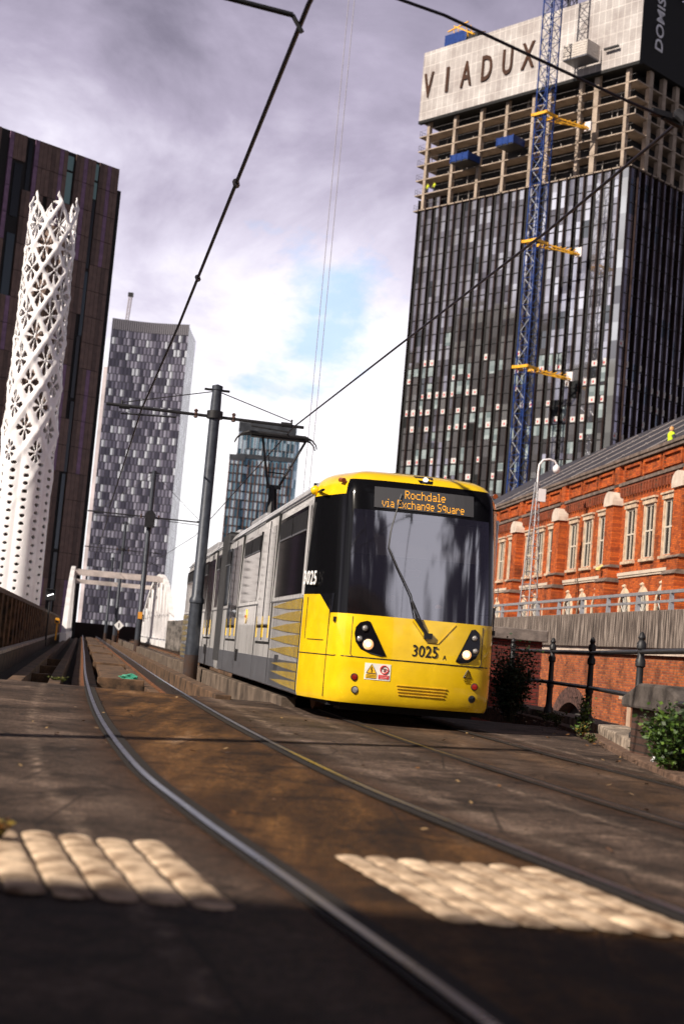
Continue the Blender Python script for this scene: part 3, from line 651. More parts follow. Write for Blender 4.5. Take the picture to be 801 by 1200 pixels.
        for y in (8.3, 19.4):
            m = MB(); m.disc((s*(HW+.008), y, 1.32), (1,0,0), .13, .016, 24); m.build('roundel', M_yel, rt, smooth=40)
            m = MB(); m.box(*sorted((s*(HW+.013), s*(HW+.019))), y-.09, y+.09, 1.30, 1.34); m.build('roundel_bar', simple('roundel_red', (.5,.06,.02)), rt)
        for y in (9.2, 3.4, 16.8, 20.2):
            sidebox('vent_grille', M_black, s, y, y+.42, .50, .72, .013)
    # fleet number on the cab side
    for s, rotx in ((-1, (0,-1,0)), (1, (0,1,0))):
        text_mesh('side_number', '3025', .25, simple('white_vinyl', (.85,.85,.85)), .003, .72, 0.004, rt, FR((s*1.262, 1.10, 1.76), (.30, s, 0), (0,0,1)), spacing=1.12)
    # ---- front details
    def fy(x, z):       # y of the nose surface
        ax = abs(x); y = 0
        for (xa, ya_), (xb, yb_) in zip(out, out[1:]):
            if xa <= ax <= xb: y = ya_+(yb_-ya_)*(ax-xa)/(xb-xa); break
        dy = DY[-1]
        for za, zb, da, db in zip(Z, Z[1:], DY, DY[1:]):
            if za <= z <= zb: dy = da+(db-da)*(z-za)/(zb-za); break
        return y+side_w(y, dy)
    def patch(nm, poly, mt, pr=.006, th=.02, parent=rt, sub_=1):
        m = MB(); m.ext(poly, lambda x, z: (x, fy(x, z)-pr, z), lambda x, z: (x, fy(x, z)+th, z)); return m.build(nm, mt, parent)
    def dense(poly, k=5):
        r = []
        for (a, b_), (c, d_) in zip(poly, poly[1:]+poly[:1]):
            for i in range(k): r.append((a+(c-a)*i/k, b_+(d_-b_)*i/k))
        return r
    def gridpatch(nm, x0, x1, z0, z1, mt, pr, parent=rt, nx=10):
        m = MB(); vs = []; fs = []
        for i in range(nx+1):
            x = x0+(x1-x0)*i/nx; vs += [(x, fy(x,z0)-pr, z0), (x, fy(x,z1)-pr, z1)]
        fs = [(2*i, 2*i+1, 2*i+3, 2*i+2) for i in range(nx)]
        m.add(vs, [tuple(reversed(f)) for f in fs]); return m.build(nm, mt, parent, recalc=False)
    # destination box: glossy black surround, grey screen, amber dots
    sg = gridpatch('destination_display', -.64, .66, 2.70, 2.97, simple('display_grey', (.055,.055,.06), .35), .012)
    FONT = {'R':"1111010001100011111010100100101000 1",'o':"000000000001110100011000110001 01110"}
    GL = {
     'R':["11110","10001","10001","11110","10100","10010","10001"],'o':["00000","00000","01110","10001","10001","10001","01110"],
     'c':["00000","00000","01111","10000","10000","10000","01111"],'h':["10000","10000","11110","10001","10001","10001","10001"],
     'd':["00001","00001","01111","10001","10001","10001","01111"],'a':["00000","00000","01110","00001","01111","10001","01111"],
     'l':["110","010","010","010","010","010","111"],'e':["00000","00000","01110","10001","11111","10000","01110"],
     'v':["00000","00000","10001","10001","10001","01010","00100"],'i':["010","000","110","010","010","010","111"],
     'E':["11111","10000","10000","11110","10000","10000","11111"],'x':["00000","00000","10001","01010","00100","01010","10001"],
     'n':["00000","00000","11110","10001","10001","10001","10001"],'g':["00000","01111","10001","10001","01111","00001","01110"],
     'S':["01111","10000","10000","01110","00001","00001","11110"],'q':["00000","01111","10001","10001","01111","00001","00001"],
     'u':["00000","00000","10001","10001","10001","10001","01111"],'r':["00000","00000","10110","11001","10000","10000","10000"],' ':["00"]*7}
    amber = simple('amber_led', (.9,.45,.02), .5, emit=(1.,.40,.02), es=1.0)
    def dots(txt, xc, zt, p):
        cols = []
        for ch in txt:
            g = GL[ch]
            for c_ in range(len(g[0])): cols.append([g[r_][c_] for r_ in range(7)])
            cols.append(['0']*7)
        w = len(cols)*p; m = MB()
        for i, c_ in enumerate(cols):
            for r_ in range(7):
                if c_[r_] == '1':
                    x = xc-w/2+i*p; z = zt-r_*.0155; y = fy(x, z)-.016
                    m.add([(x,y,z),(x+p*.78,y,z),(x+p*.78,y,z-.0095),(x,y,z-.0095)], [(0,1,2,3)])
        return m
    a = dots('Rochdale', .02, 2.950, .0118); a.build('led_text', amber, sg, recalc=False)
    a = dots('via Exchange Square', .0, 2.820, .0102); a.build('led_text', amber, sg, recalc=False)
    # marker light in a black trapezium on the brow
    patch('marker_housing', dense([(-.10,3.185),(.16,3.185),(.11,3.075),(-.05,3.075)], 3), M_gloss, .010, .05)
    m = MB(); m.disc((.03, fy(.03,3.12)-.012, 3.128), (0,-1,.5), .032, .03, 18); m.build('marker_light', simple('marker_lens', (.9,.9,.9), .1, emit=(1,1,1), es=.7), rt, smooth=40)
    # window frame line + sun visor seen through the glass
    m = MB(); m.box(-.86,.86,.62,.64,2.12,2.6); m.build('sun_blind', simple('blind', (.20,.19,.19), .8), rt)
    m = MB(); m.box(-.86,.86,.34,.95,.86,1.12); m.ext([(.2,1.12),(.95,1.12),(.95,1.30),(.75,1.34),(.25,1.2)], lambda y, z: (-.8, y, z), lambda y, z: (.8, y, z)); m.build('driving_desk', simple('desk', (.03,.03,.033), .6), rt)
    m = MB(); m.box(-.06,.42,1.30,1.72,.86,1.32); m.ext([(1.62,1.3),(1.78,1.3),(1.86,2.15),(1.78,2.15)], lambda y, z: (-.04, y, z), lambda y, z: (.40, y, z)); m.build('driver_seat', simple('seat_cloth', (.03,.035,.07), .9), rt, bevel=.04)
    # wiper
    m = MB(); m.tube([(.10,fy(.10,1.14)-.03,1.13),(-.07,fy(-.07,1.33)-.05,1.34)], .024, 8); m.tube([(-.07,fy(-.07,1.33)-.05,1.33),(-.14,fy(-.14,1.6)-.04,1.62),(-.32,fy(-.32,1.95)-.035,1.95),(-.44,fy(-.44,2.2)-.03,2.2),(-.42,fy(-.42,2.4)-.03,2.42),(-.30,fy(-.3,2.9)-.03,2.90)], .009, 6); m.tube([(.02,fy(.02,1.25)-.05,1.26),(-.12,fy(-.12,1.52)-.04,1.55)], .012, 6)
    m.box(.05,.15,fy(.1,1.14)-.05,fy(.1,1.14)+.02,1.10,1.17); m.build('wiper', M_black, rt, smooth=50)
    # V crease panel below the windscreen
    m = MB()
    for P in ([(-.10,1.30),(.10,1.05),(.24,1.05),(.46,1.30)], ):
        m.tube([(x, fy(x, z)-.002, z) for x, z in dense(P+P[::-1], 4)[:13]], .007, 6)
    m.build('crease', simple('crease_shade_yellow', (.50,.31,.01), .6), rt)  # darker yellow line paints in the shade of the crease
    # seams
    m = MB()
    sx = [-1.0+2.0*i/24 for i in range(25)]
    m.tube([(x, fy(x, .805)-.001, .805) for x in sx], .008, 5)
    m.tube([(-.80,fy(-.8,.82)-.003,.80),(-.83,fy(-.83,.86)-.003,.84),(-.83,fy(-.83,1.3)-.003,1.30)], .006, 5); m.tube([(.80,fy(.8,.82)-.003,.80),(.83,fy(.83,.86)-.003,.84),(.83,fy(.83,1.3)-.003,1.30)], .006, 5)
    m.build('panel_seam', M_black, rt)
    for s in (-1, 1):   # cab side door seams
        def sy(y): # x of side surface at y
            for (xa, ya_), (xb, yb_) in zip(out, out[1:]):
                if ya_ <= y <= yb_ and yb_ > ya_: return xa+(xb-xa)*(y-ya_)/(yb_-ya_)
            return HW
        m = MB()
        for y in (.50, ): m.tube([(s*(sy(y)+.001), y, .28),(s*(sy(y)+.001), y, 1.50)], .006, 5)
        m.tube([(s*(sy(y)+.002), y, .80) for y in (.28,.5,.8,1.1,1.38)], .007, 5)
        m.tube([(s*(sy(y)+.002), y, .98) for y in (.62,.8,1.1)], .006, 5)
        m.tube([(s*(sy(1.2)+.002), 1.2, .98),(s*(sy(1.2)+.002), 1.2, 1.52)], .005, 5)
        m.build('cab_side_seam', M_black, rt)
        m = MB(); m.box(*sorted((s*(sy(.34)-.01), s*(sy(.34)+.02))), .31,.37,1.22,1.28); m.build('cab_handle', M_black, rt)
        m = MB(); m.add([(s*q, y, z) for q, y, z in ((sy(.46)+.006,.46,1.33),(sy(.82)+.006,.82,1.565),(sy(.46)+.006,.46,1.575))]+[(s*(q-.03), y, z) for q, y, z in ((sy(.46),.46,1.33),(sy(.82),.82,1.565),(sy(.46),.46,1.575))], [(0,1,2),(5,4,3),(0,3,4,1),(1,4,5,2),(2,5,3,0)]); m.build('cab_window_corner', M_gloss, rt)
        # dome and repeater at the cab roof
        m = MB(); m.lathe([(.0,-.065),(.035,-.06),(.062,-.02),(.062,.015),(.035,.05),(.0,.065)], (s*1.25, 1.42, 2.95), 16)
        if s < 0: m.build('roof_dome', M_yel, rt, smooth=60)
        m = MB(); m.tube([(s*1.005,.66,3.03),(s*1.03,.78,3.045)], .032, 10); m.build('repeater_lamp', simple('repeater', (.25,.06,.02), .2), rt, smooth=40)
        m = MB(); m.box(*sorted((s*1.20,s*1.235)),.92,1.30,2.905,2.925); m.build('roof_slot', M_black, rt)
        # headlamp clusters: black teardrop with three lamps
        if s < 0: poly = [(-.80,1.09),(-.79,1.17),(-.74,1.235),(-.66,1.26),(-.62,1.25),(-.42,.88),(-.40,.845),(-.46,.835),(-.60,.86),(-.72,.91),(-.78,.99)]
        else: poly = [(.80,1.09),(.79,1.17),(.77,1.235),(.72,1.27),(.67,1.26),(.50,.90),(.48,.855),(.54,.835),(.66,.85),(.75,.91),(.79,.99)]
        cx = s
        hb = patch('headlight_housing', dense(poly, 2), M_gloss, .012, .02)
        lens = mat('lamp_glass', (.6,.58,.55), .12, .6, .3, 40); warm = simple('headlamp_lit', (.9,.7,.5), .2, emit=(1,.45,.16), es=.8)
        LP = [((-.63,.97),.068,warm),((-.735,1.03),.036,lens),((-.68,1.165),.036,lens)] if s < 0 else [((.62,.945),.060,warm),((.735,1.0),.034,lens),((.715,1.16),.034,lens)]
        for (x, z), r_, mt in LP:
            y = fy(x, z)-.014
            m = MB(); m.lathe([(r_*1.18,0),(r_*1.18,.012),(r_*1.0,.014)], (0,0,0), 20); 
            T_ = Matrix.Translation((x, y, z)) @ Matrix.Rotation(R(90), 4, 'X'); mm = MB(T_); mm.lathe([(r_*1.18,-.01),(r_*1.18,.010),(r_,.012)], n=20); q = mm.build('lamp_ring', M_black, hb, smooth=40)
            mm = MB(T_); mm.lathe([(r_,.0),(r_*.95,.014),(r_*.6,.024),(.001,.028)], n=20); mm.build('headlight', mt, hb, smooth=70)
            if mt is warm: mm = MB(T_); mm.lathe([(r_*.45,.02),(r_*.4,.032),(.001,.034)], n=16); mm.build('lamp_core', simple('lamp_core', (1,1,1), .2, emit=(1,.85,.55), es=2.5), hb)
        for (x, z, mt, nm) in ((s*.76, .56, simple('red_lens', (.30,.015,.008), .15), 'tail_lamp'), (s*.74, .405, lens if s < 0 else M_gloss, 'round_socket')):
            T_ = Matrix.Translation((x, fy(x,z)-.002, z)) @ Matrix.Rotation(R(90), 4, 'X'); mm = MB(T_); mm.lathe([(.046,-.01),(.046,.01),(.036,.014)], n=18); q = mm.build(nm, M_black, rt, smooth=40)
            mm = MB(T_); mm.lathe([(.034,.0),(.034,.018),(.001,.022)], n=18); mm.build('lens', mt, q, smooth=60)
    # louvre lines low in the middle, number, stickers
    for i in range(4):
        z = .50-.037*i; m = MB(); x0, x1 = -.24+i*.01, .40-i*.01
        m.tube([(x0+(x1-x0)*k/8, fy(x0+(x1-x0)*k/8, z)-.006, z) for k in range(9)], .009, 6); m.build('louvre', mat('louvre_yellow', (.55,.33,.01), .5), rt)
    ink = simple('black_ink', (.01,.01,.012), .5)
    text_mesh('front_number', '3025', .205, ink, .003, .82, .001, rt, FR((.08, fy(.10,.93)-.006, .935), (1,0,0), (0,0,1)))
    text_mesh('front_letter', 'A', .085, ink, .003, .85, 0, rt, FR((.335, fy(.34,.93)-.004, .885), (1,.06,0), (0,0,1)))
    st = patch('warning_sticker', dense([(-.645,.745),(-.33,.745),(-.33,.545),(-.645,.545)], 4), simple('sticker_white', (.85,.84,.8)), .006, .01)
    def on(x, z, pr=.009): return (x, fy(x, z)-pr, z)
    def flat(nm, poly, mt, parent, pr):
        m = MB(); m.ext(poly, lambda x, z: (x, fy(x,z)-pr, z), lambda x, z: (x, fy(x,z)-pr+.002, z)); return m.build(nm, mt, parent)
    ye = simple('sticker_yellow', (.95,.55,.02)); red = simple('sticker_red', (.75,.03,.03))
    flat('yellow_triangle', [(-.625,.625),(-.505,.625),(-.565,.735)], ye, st, .010)
    m = MB(); m.bar(on(-.565,.705,.014), on(-.575,.668,.014), .010, .003); m.bar(on(-.575,.672,.014), on(-.560,.668,.014), .010, .003); m.bar(on(-.560,.672,.014), on(-.568,.636,.014), .009, .003)
    m.tube([on(-.625,.625,.012), on(-.505,.625,.012), on(-.565,.735,.012), on(-.625,.625,.012)], .003, 4); m.build('triangle_symbol', ink, st)
    flat('yellow_caption', [(-.63,.56),(-.50,.56),(-.50,.612),(-.63,.612)], ye, st, .010)
    flat('red_caption', [(-.475,.56),(-.345,.56),(-.345,.612),(-.475,.612)], red, st, .010)
    m = MB()
    cpt = [on(-.41+.048*cos(q*pi/12), .678+.048*sin(q*pi/12), .012) for q in range(25)]; m.tube(cpt, .006, 5); m.bar(on(-.445,.712,.014), on(-.375,.644,.014), .010, .003); m.build('prohibition_ring', red, st)
    m = MB(); m.bar(on(-.435,.69,.011), on(-.385,.69,.011), .016, .002); m.bar(on(-.425,.66,.011), on(-.395,.672,.011), .014, .002)
    for q in range(3): m.bar(on(-.62,.602-.017*q,.012), on(-.51,.602-.017*q,.012), .005, .002)
    m.build('small_print', ink, st)
    m = MB()
    for q in range(3): m.bar(on(-.465,.602-.017*q,.012), on(-.355,.602-.017*q,.012), .005, .002)
    m.build('small_print', simple('white_print', (.9,.9,.9)), st)
    m = MB(); m.tube([on(.60,.665,.006), on(.71,.665,.006), on(.655,.765,.006), on(.60,.665,.006)], .006, 4); m.bar(on(.655,.735,.008), on(.655,.685,.008), .012, .003)
    m.bar(on(.60,.635,.006), on(.70,.635,.006), .007, .002); m.bar(on(.62,.61,.006), on(.69,.61,.006), .007, .002); m.build('hazard_mark', ink, rt)
    # mirror-like black fairing under the nose, coupler cover
    m = MB(); m.box(-.85,.85,.45,.9,.14,.26); m.build('nose_valance', M_dark, rt)
    return rt
tram = build_tram()
def pantograph():
    M9 = Matrix.Translation((1.09,17.6,0)) @ Matrix.Rotation(R(9.5), 4, 'Z')
    rt = tram; y = 17.3
    m = MB(); m.box(-.55,.55,y-.7,y+.9,3.46,3.52)
    for sx in (-.5,.5):
        for sy_ in (-.6,.8): m.tube([(sx,y+sy_,3.28),(sx,y+sy_,3.50)], [.06,.05], 8)
    m.tube([(0,y-.2,3.5),(0,y-.2,3.85)], [.16,.11], 10)
    m.build('pantograph_base', M_black, rt)
    m = MB(); ym = y+.15
    m.tube([(0,y-.25,3.7),(.02,ym,4.70)], [.11,.07], 8); m.tube([(.16,y-.2,3.6),(.12,ym,4.66)], .03, 8); m.bar((-.12,ym,4.70),(.24,ym,4.70),.09,.09); m.build('pantograph_lower_arm', M_black, rt)
    m = MB()
    m.tube([(-.08,ym,4.70),(-.34,y,5.92)], .030, 8); m.tube([(.18,ym,4.70),(.74,y,5.90)], .030, 8); m.tube([(-.15,ym,5.05),(.30,ym,5.05)], .018, 6); m.tube([(-.04,ym+.05,4.75),(-.20,y,5.9)], .012, 6); m.build('pantograph_upper_arm', M_black, rt)
    m = MB()
    for dy in (-.16,.16):
        P = [(-1.0,y+dy,5.70),(-.97,y+dy,5.80),(-.87,y+dy,5.90),(-.7,y+dy,5.955),(.7,y+dy,5.955),(.87,y+dy,5.90),(.97,y+dy,5.80),(1.0,y+dy,5.70)]; m.tube(P, [.016,.016,.022,.045,.045,.022,.016,.016], 8)
    for sx in (-.6,.6): m.tube([(sx,y-.16,5.93),(sx,y+.16,5.93)], .03, 6)
    m.box(-.62,.7,y-.12,y+.12,5.87,5.93)
    m.build('pantograph_head', M_black, rt)
pantograph()
# ------------------------------------------------------------------ people (small figures)
def person(loc, rz, J, lab, parts, pose=None, head=True):
    """J: list of (name, parent, xyz, radius); body is one skinned surface"""
    rt = empty('person', loc, rz, lab, 'person')
    def skin(nm, pts, edges, rad, mt, lvl=2):
        me = bpy.data.meshes.new(nm); me.from_pydata(pts, edges, []); o = bpy.data.objects.new(nm, me); COL.objects.link(o)
        sk = o.modifiers.new('skin', 'SKIN')
        if not me.skin_vertices: 
            bpy.context.view_layer.objects.active = o
        for v_, r_ in zip(me.skin_vertices[0].data, rad): v_.radius = (r_, r_)
        me.skin_vertices[0].data[0].use_root = True
        ss = o.modifiers.new('sub', 'SUBSURF'); ss.levels = lvl; ss.render_levels = lvl
        me.materials.append(mt); o.parent = rt; return o
    return rt, skin
def skin_mesh(nm, pts, edges, rad, mt, parent):
    # continuous tapered surface through the joints: union of swept rings, remeshed into one body
    m = MB()
    for a, b in edges:
        pa, pb = Vector(pts[a]), Vector(pts[b]); ra, rb = rad[a], rad[b]
        m.tube([pa.lerp(pb, t) for t in (0,.33,.66,1)], [ra+(rb-ra)*t for t in (0,.33,.66,1)], 10)
    for p, r_ in zip(pts, rad): m.lathe([(r_*sin(pi*q/8)+.0005, -r_*cos(pi*q/8)) for q in range(9)], p, 10)
    o = m.build(nm, mt, parent)
    rm = o.modifiers.new('join', 'REMESH'); rm.mode = 'VOXEL'; rm.voxel_size = .018; rm.use_smooth_shade = True
    sm = o.modifiers.new('smooth', 'SMOOTH'); sm.factor = .5; sm.iterations = 3
    return o
M_skin = simple('skin', (.50,.26,.16), .55)
def figure(loc, rz, lab, arms, lean=0., sit=False, top=(.03,.03,.05), vest=None, hat=None, hairc=(.03,.02,.015)):
    rt = empty('person', loc, rz, lab, 'person')
    H = 1.0 if not sit else .52      # pelvis height
    P = [(0,0,H),(0,lean*.3,H+.25),(0,lean*.6,H+.47),(0,lean*.8,H+.58),(0,lean,H+.70)]; r = [.13,.125,.14,.055,.095]; E = [(0,1),(1,2),(2,3),(3,4)]
    cl = []; base = 5
    for s, (el, ha) in zip((-1,1), arms):
        k = len(P); sh = (s*.18, lean*.58, H+.49)
        P += [sh, el, ha]; r += [.062,.045,.030]; E += [(2,k),(k,k+1),(k+1,k+2)]
        # hand: palm and five fingers
        h = Vector(ha); dv = (h-Vector(el)).normalized(); sd_ = dv.cross(Vector((0,0,1))).normalized(); pk = len(P)
        P.append(tuple(h+dv*.05)); r.append(.033); E.append((k+2, pk))
        for q, (o_, ln) in enumerate(((-.033,.05),(-.012,.075),(.010,.082),(.031,.07))):
            P.append(tuple(h+dv*(.09+ln*.5)+sd_*o_-Vector((0,0,.01)))); P.append(tuple(h+dv*(.08+ln)+sd_*o_-Vector((0,0,.035)))); r += [.010,.008]; n_ = len(P); E += [(pk, n_-2),(n_-2, n_-1)]
        P.append(tuple(h+dv*.06-sd_*s*.055)); r.append(.011); E.append((pk, len(P)-1))
    for s in (-1,1):
        k = len(P)
        if sit: P += [(s*.09,0,H),(s*.12,-.42,H+.02),(s*.12,-.48,H-.42),(s*.12,-.62,H-.44)]
        else: P += [(s*.09,0,H-.02),(s*.11,-.03,H-.48),(s*.12,0,.08),(s*.12,-.14,.05)]
        r += [.10,.065,.045,.04]; E += [(0,k),(k,k+1),(k+1,k+2),(k+2,k+3)]
    skin_mesh('body', P, E, r, M_skin, rt)
    cx = MB()
    T_ = Matrix.Translation((0, lean, H+.72)) @ Matrix.Diagonal((.85,1.,1.2,1)); hm = MB(T_)
    hm.lathe([(.001,.112),(.05,.105),(.09,.065),(.108,.01),(.104,-.02)], n=16)
    hm.build('helmet' if hat else 'hair', simple('helmet_white', hat) if hat else simple('hair_dark', hairc, .7), rt, smooth=60)
    n_ = MB(); n_.lathe([(.012,0),(.014,.02),(.004,.045)], (0, lean-.098, H+.68), 8); 
    f = MB()
    for s in (-1,1): f.lathe([(.001,-.01),(.012,0),(.001,.01)], (s*.035, lean-.088, H+.715), 8); 
    f.build('eye', simple('eye', (.02,.02,.02), .2), rt); n_.build('nose', M_skin, rt)
    # clothing follows the body a little proud of it
    ti = [0,1,2]; tr_ = [.145,.142,.158]
    Pt = [P[i] for i in ti]+[P[5],P[6],P[8+6] if False else P[5]]
    k2 = 5+3+1+9; 
    sh2 = [i for i, p in enumerate(P) if abs(abs(p[0])-.18) < 1e-6 and abs(p[2]-(H+.49)) < 1e-6]
    Pc = [P[0],P[1],P[2]]; rc = list(tr_); Ec = [(0,1),(1,2)]
    for i in sh2:
        q = len(Pc); Pc += [P[i],P[i+1],tuple(Vector(P[i+1]).lerp(Vector(P[i+2]),.8))]; rc += [.080,.060,.045]; Ec += [(2,q),(q,q+1),(q+1,q+2)]
    skin_mesh('jacket', Pc, Ec, rc, simple('jacket', top, .8), rt)
    if vest:
        q = [tuple(Vector(p)+Vector((0,0,0))) for p in Pc[:3]]; skin_mesh('vest', q+[P[sh2[0]],P[sh2[1]]], [(0,1),(1,2),(2,3),(2,4)], [.158,.156,.172,.09,.09], simple('hi_vis', vest, .7), rt)
    lg = [i for i in range(len(P)-8, len(P))]
    skin_mesh('trousers', [P[0]]+[P[i] for i in lg if (i-lg[0]) % 4 != 3], [(0,1),(1,2),(2,3),(0,4),(4,5),(5,6)], [.14,.115,.08,.062,.115,.08,.062], simple('trousers', (.02,.022,.04), .8), rt)
    return rt
a = R(9.5); dx, dy = .18, 1.48
figure((1.09+dx*cos(a)-dy*sin(a), 17.6+dx*sin(a)+dy*cos(a), .80), 9.5, 'tram driver in a dark jacket seated behind the windscreen, hands on the desk', [((-.28,-.10,.72),(-.34,-.42,.80)),((.28,-.10,.72),(.26,-.44,.74))], lean=-.06, sit=True)

# ------------------------------------------------------------------ catenary poles and wires
M_ins = simple('insulator', (.10,.06,.05), .35)
def cat_pole(x, y, h, lab, az=9.8, armz=6.15, arms=(2.55, 2.15), big=True, extra=False):
    rt = empty('catenary_pole', (x, y, -.3), az, lab, 'pole', 'catenary poles between the tracks'); zo = .3
    m = MB(); m.lathe([(.26,0),(.26,.05),(.17,.07),(.165,.75)], n=16); m.build('rusty_foot', mat('rusty_foot', (.10,.042,.02), .85, .1, .5, 5, c2=(.045,.035,.035), bump=.4), rt, smooth=40)
    m = MB(); m.lathe([(.160,.75),(.155,1.95),(.175,1.97),(.175,2.05),(.135,2.12),(.125,h-.3+zo),(.11,h+zo),(.13,h+.0+zo),(.13,h+.1+zo),(.02,h+.14+zo)], n=16); m.build('shaft', M_pole, rt, smooth=40)
    L_, R_ = arms
    m = MB(); z = armz+zo
    m.tube([(-L_,0,z-.02),(R_,0,z-.06)], .038, 8); m.tube([(0,0,z-.09),(0,0,z+.09)], .19, 12); m.build('cross_arm', M_black, rt, smooth=40)
    m = MB()
    m.tube([(0,0,h+zo-.02),(R_*.86,0,z+.05)], .013, 6); m.tube([(0,0,h+zo-.02),(-L_*.86,0,z+.05)], .013, 6)
    m.tube([(-.3,0,h+zo-.0),(.3,0,h+zo-.0)], .03, 8)
    for s, q in ((1,R_*.86),(-1,-L_*.86)): m.tube([(q,0,z-.04),(q,0,z+.10)], .025, 6)
    m.build('stay', M_black, rt)
    for s, q in ((1, R_),(-1, -L_)):
        m = MB()
        m.tube([(s*.9,0,z-.06),(s*.9,0,z-.16),(q-s*.35,-.05,z-.22)], .018, 6); m.tube([(q-s*.3,0,z-.04),(q-s*.55,0,z-.04)], .06, 8)
        m.build('registration_arm', M_black, rt)
    for q in (.45,-.45):
        m = MB(); m.lathe([(.02,-.12),(.055,-.1),(.03,-.06),(.055,-.02),(.03,.02),(.055,.06),(.02,.1)], (q, 0, z+.0), 10); m.build('insulator', M_ins, rt)
    if extra:
        m = MB(); m.tube([(0,0,4.9),(.9,-.05,4.55)], .012, 6); m.disc((0,-.3,7.2),(0,1,0),.28,.25,16); m.box(-.25,.25,-.5,-.1,6.6,7.3); m.build('tension_gear', M_black, rt)
        m = MB(); m.box(-.11,.11,-.19,-.16,1.85,2.2); m.build('plate', simple('orange_plate', (.8,.35,.05)), rt)
    return rt
cat_pole(-3.21, 33.5, 6.75, 'nearest catenary pole, blue grey with a rusty foot, beside the tram')
cat_pole(-9.95, 74, 9.2, 'second catenary pole with several cross arms and a tensioning weight, seen against the chequered tower', armz=6.9, arms=(3.2,3.0), extra=True)
cat_pole(-16.9, 112, 9.3, 'third catenary pole, slimmer, left of the second before the chequered tower', armz=7.2, arms=(3.,3.))
cat_pole(-23.6, 150, 8.3, 'farthest catenary pole beyond the white arch bridge', armz=6.6, arms=(2.6,2.6))
# pole standing at the left of the crossing that carries the pull-off arms above us
rt = empty('catenary_pole', (-5.6, 8.6, -.1), 0, 'catenary pole left of the crossing whose pull-off arms reach the overhead wires', 'pole', 'catenary poles between the tracks')
m = MB(); m.lathe([(.26,0),(.26,.05),(.16,.08),(.12,7.4),(.02,7.45)], n=16); m.build('shaft', M_pole, rt, smooth=40)
m = MB(); m.tube([(0,0,6.32),(5.6-1.29-.1,2.45,6.14)], .024, 8); m.tube([(4.2,2.45,6.14),(4.84,2.66,6.12)], .024, 8); m.tube([(4.84,2.66,6.12),(4.93,2.69,5.99)], .020, 8)
m.build('pull_off_arm', M_black, rt, smooth=50)
def sagwire(P, r, nm, lab, sag=0.0, cat='wire', grp='overhead wires', ns=8):
    m = MB(); pts = []
    for a, b in zip(P, P[1:]):
        a, b = Vector(a), Vector(b)
        for k in range(ns): t = k/ns; q = a.lerp(b, t); q.z -= sag*4*t*(1-t); pts.append(q)
    pts.append(Vector(P[-1])); m.tube(pts, r, 8); return tag(m.build(nm, M_wire, smooth=60), lab, cat, grp)
WA = [(1.6,1.0,5.98),(.55,6.0,5.98),(-.62,10.95,5.98),(-2.96,23.2,5.98),(-4.86,32.8,6.0),(-10.3,63,6.2),(-12.1,73.5,6.3),(-18.9,111.5,6.6),(-25.5,149.5,6.3)]
m = MB(); m.tube(WA, .022, 8)
for y_ in (15.6, 20.0): m.tube([(-.62-(y_-10.95)*.191, y_-.06, 5.98),(-.62-(y_-10.95)*.191, y_+.06, 5.98)], .04, 8)
tag(m.build('contact_wire', M_wire, smooth=60), 'thick double overhead wire of the near track, rising steeply to the top of the picture', 'wire', 'overhead wires')
sagwire([(4.3,4.0,6.0),(2.82,12.6,6.0),(2.12,16.4,5.99),(.67,23.5,5.99),(-1.30,33.2,5.99),(-7.5,74,6.1),(-14.2,112,6.6),(-21.4,150,6.2)], .017, 'contact_wire', 'overhead wire of the far track, running diagonally down from the right to the pantograph')
sagwire([(-5.5,8.7,6.35),(.08,10.8,6.02),(.47,11.0,6.01),(2.2,12.35,6.0),(2.74,12.75,6.0)], .014, 'span_wire', 'dark span wire from the top centre down to the far track wire at the right', cat='wire')
m = MB(); m.tube([(2.62,12.66,6.0),(2.80,12.80,6.0)], [.03,.045], 8); m.tube([(2.78,12.75,6.08),(2.83,12.55,5.92)], .05, 8); m.bar((2.5,12.6,6.02),(2.7,12.7,6.02),.06,.05)
tag(m.build('wire_clamp', M_black), 'black clamp where span wire and overhead wire meet at the right edge', 'clamp')
for k, (x0, x1) in enumerate(((-1.60,-1.72),(-1.34,-1.48))):
    m = MB(); m.tube([(x0, 60, 60), (x1, 60, 3.0)], .016, 5); o = m.build('hoist_rope', simple('rope_grey', (.35,.33,.37), .5))
    tag(o, ('left' if k == 0 else 'right')+' one of two thin hoist ropes hanging in front of the sky', 'rope', 'thin hoist ropes')

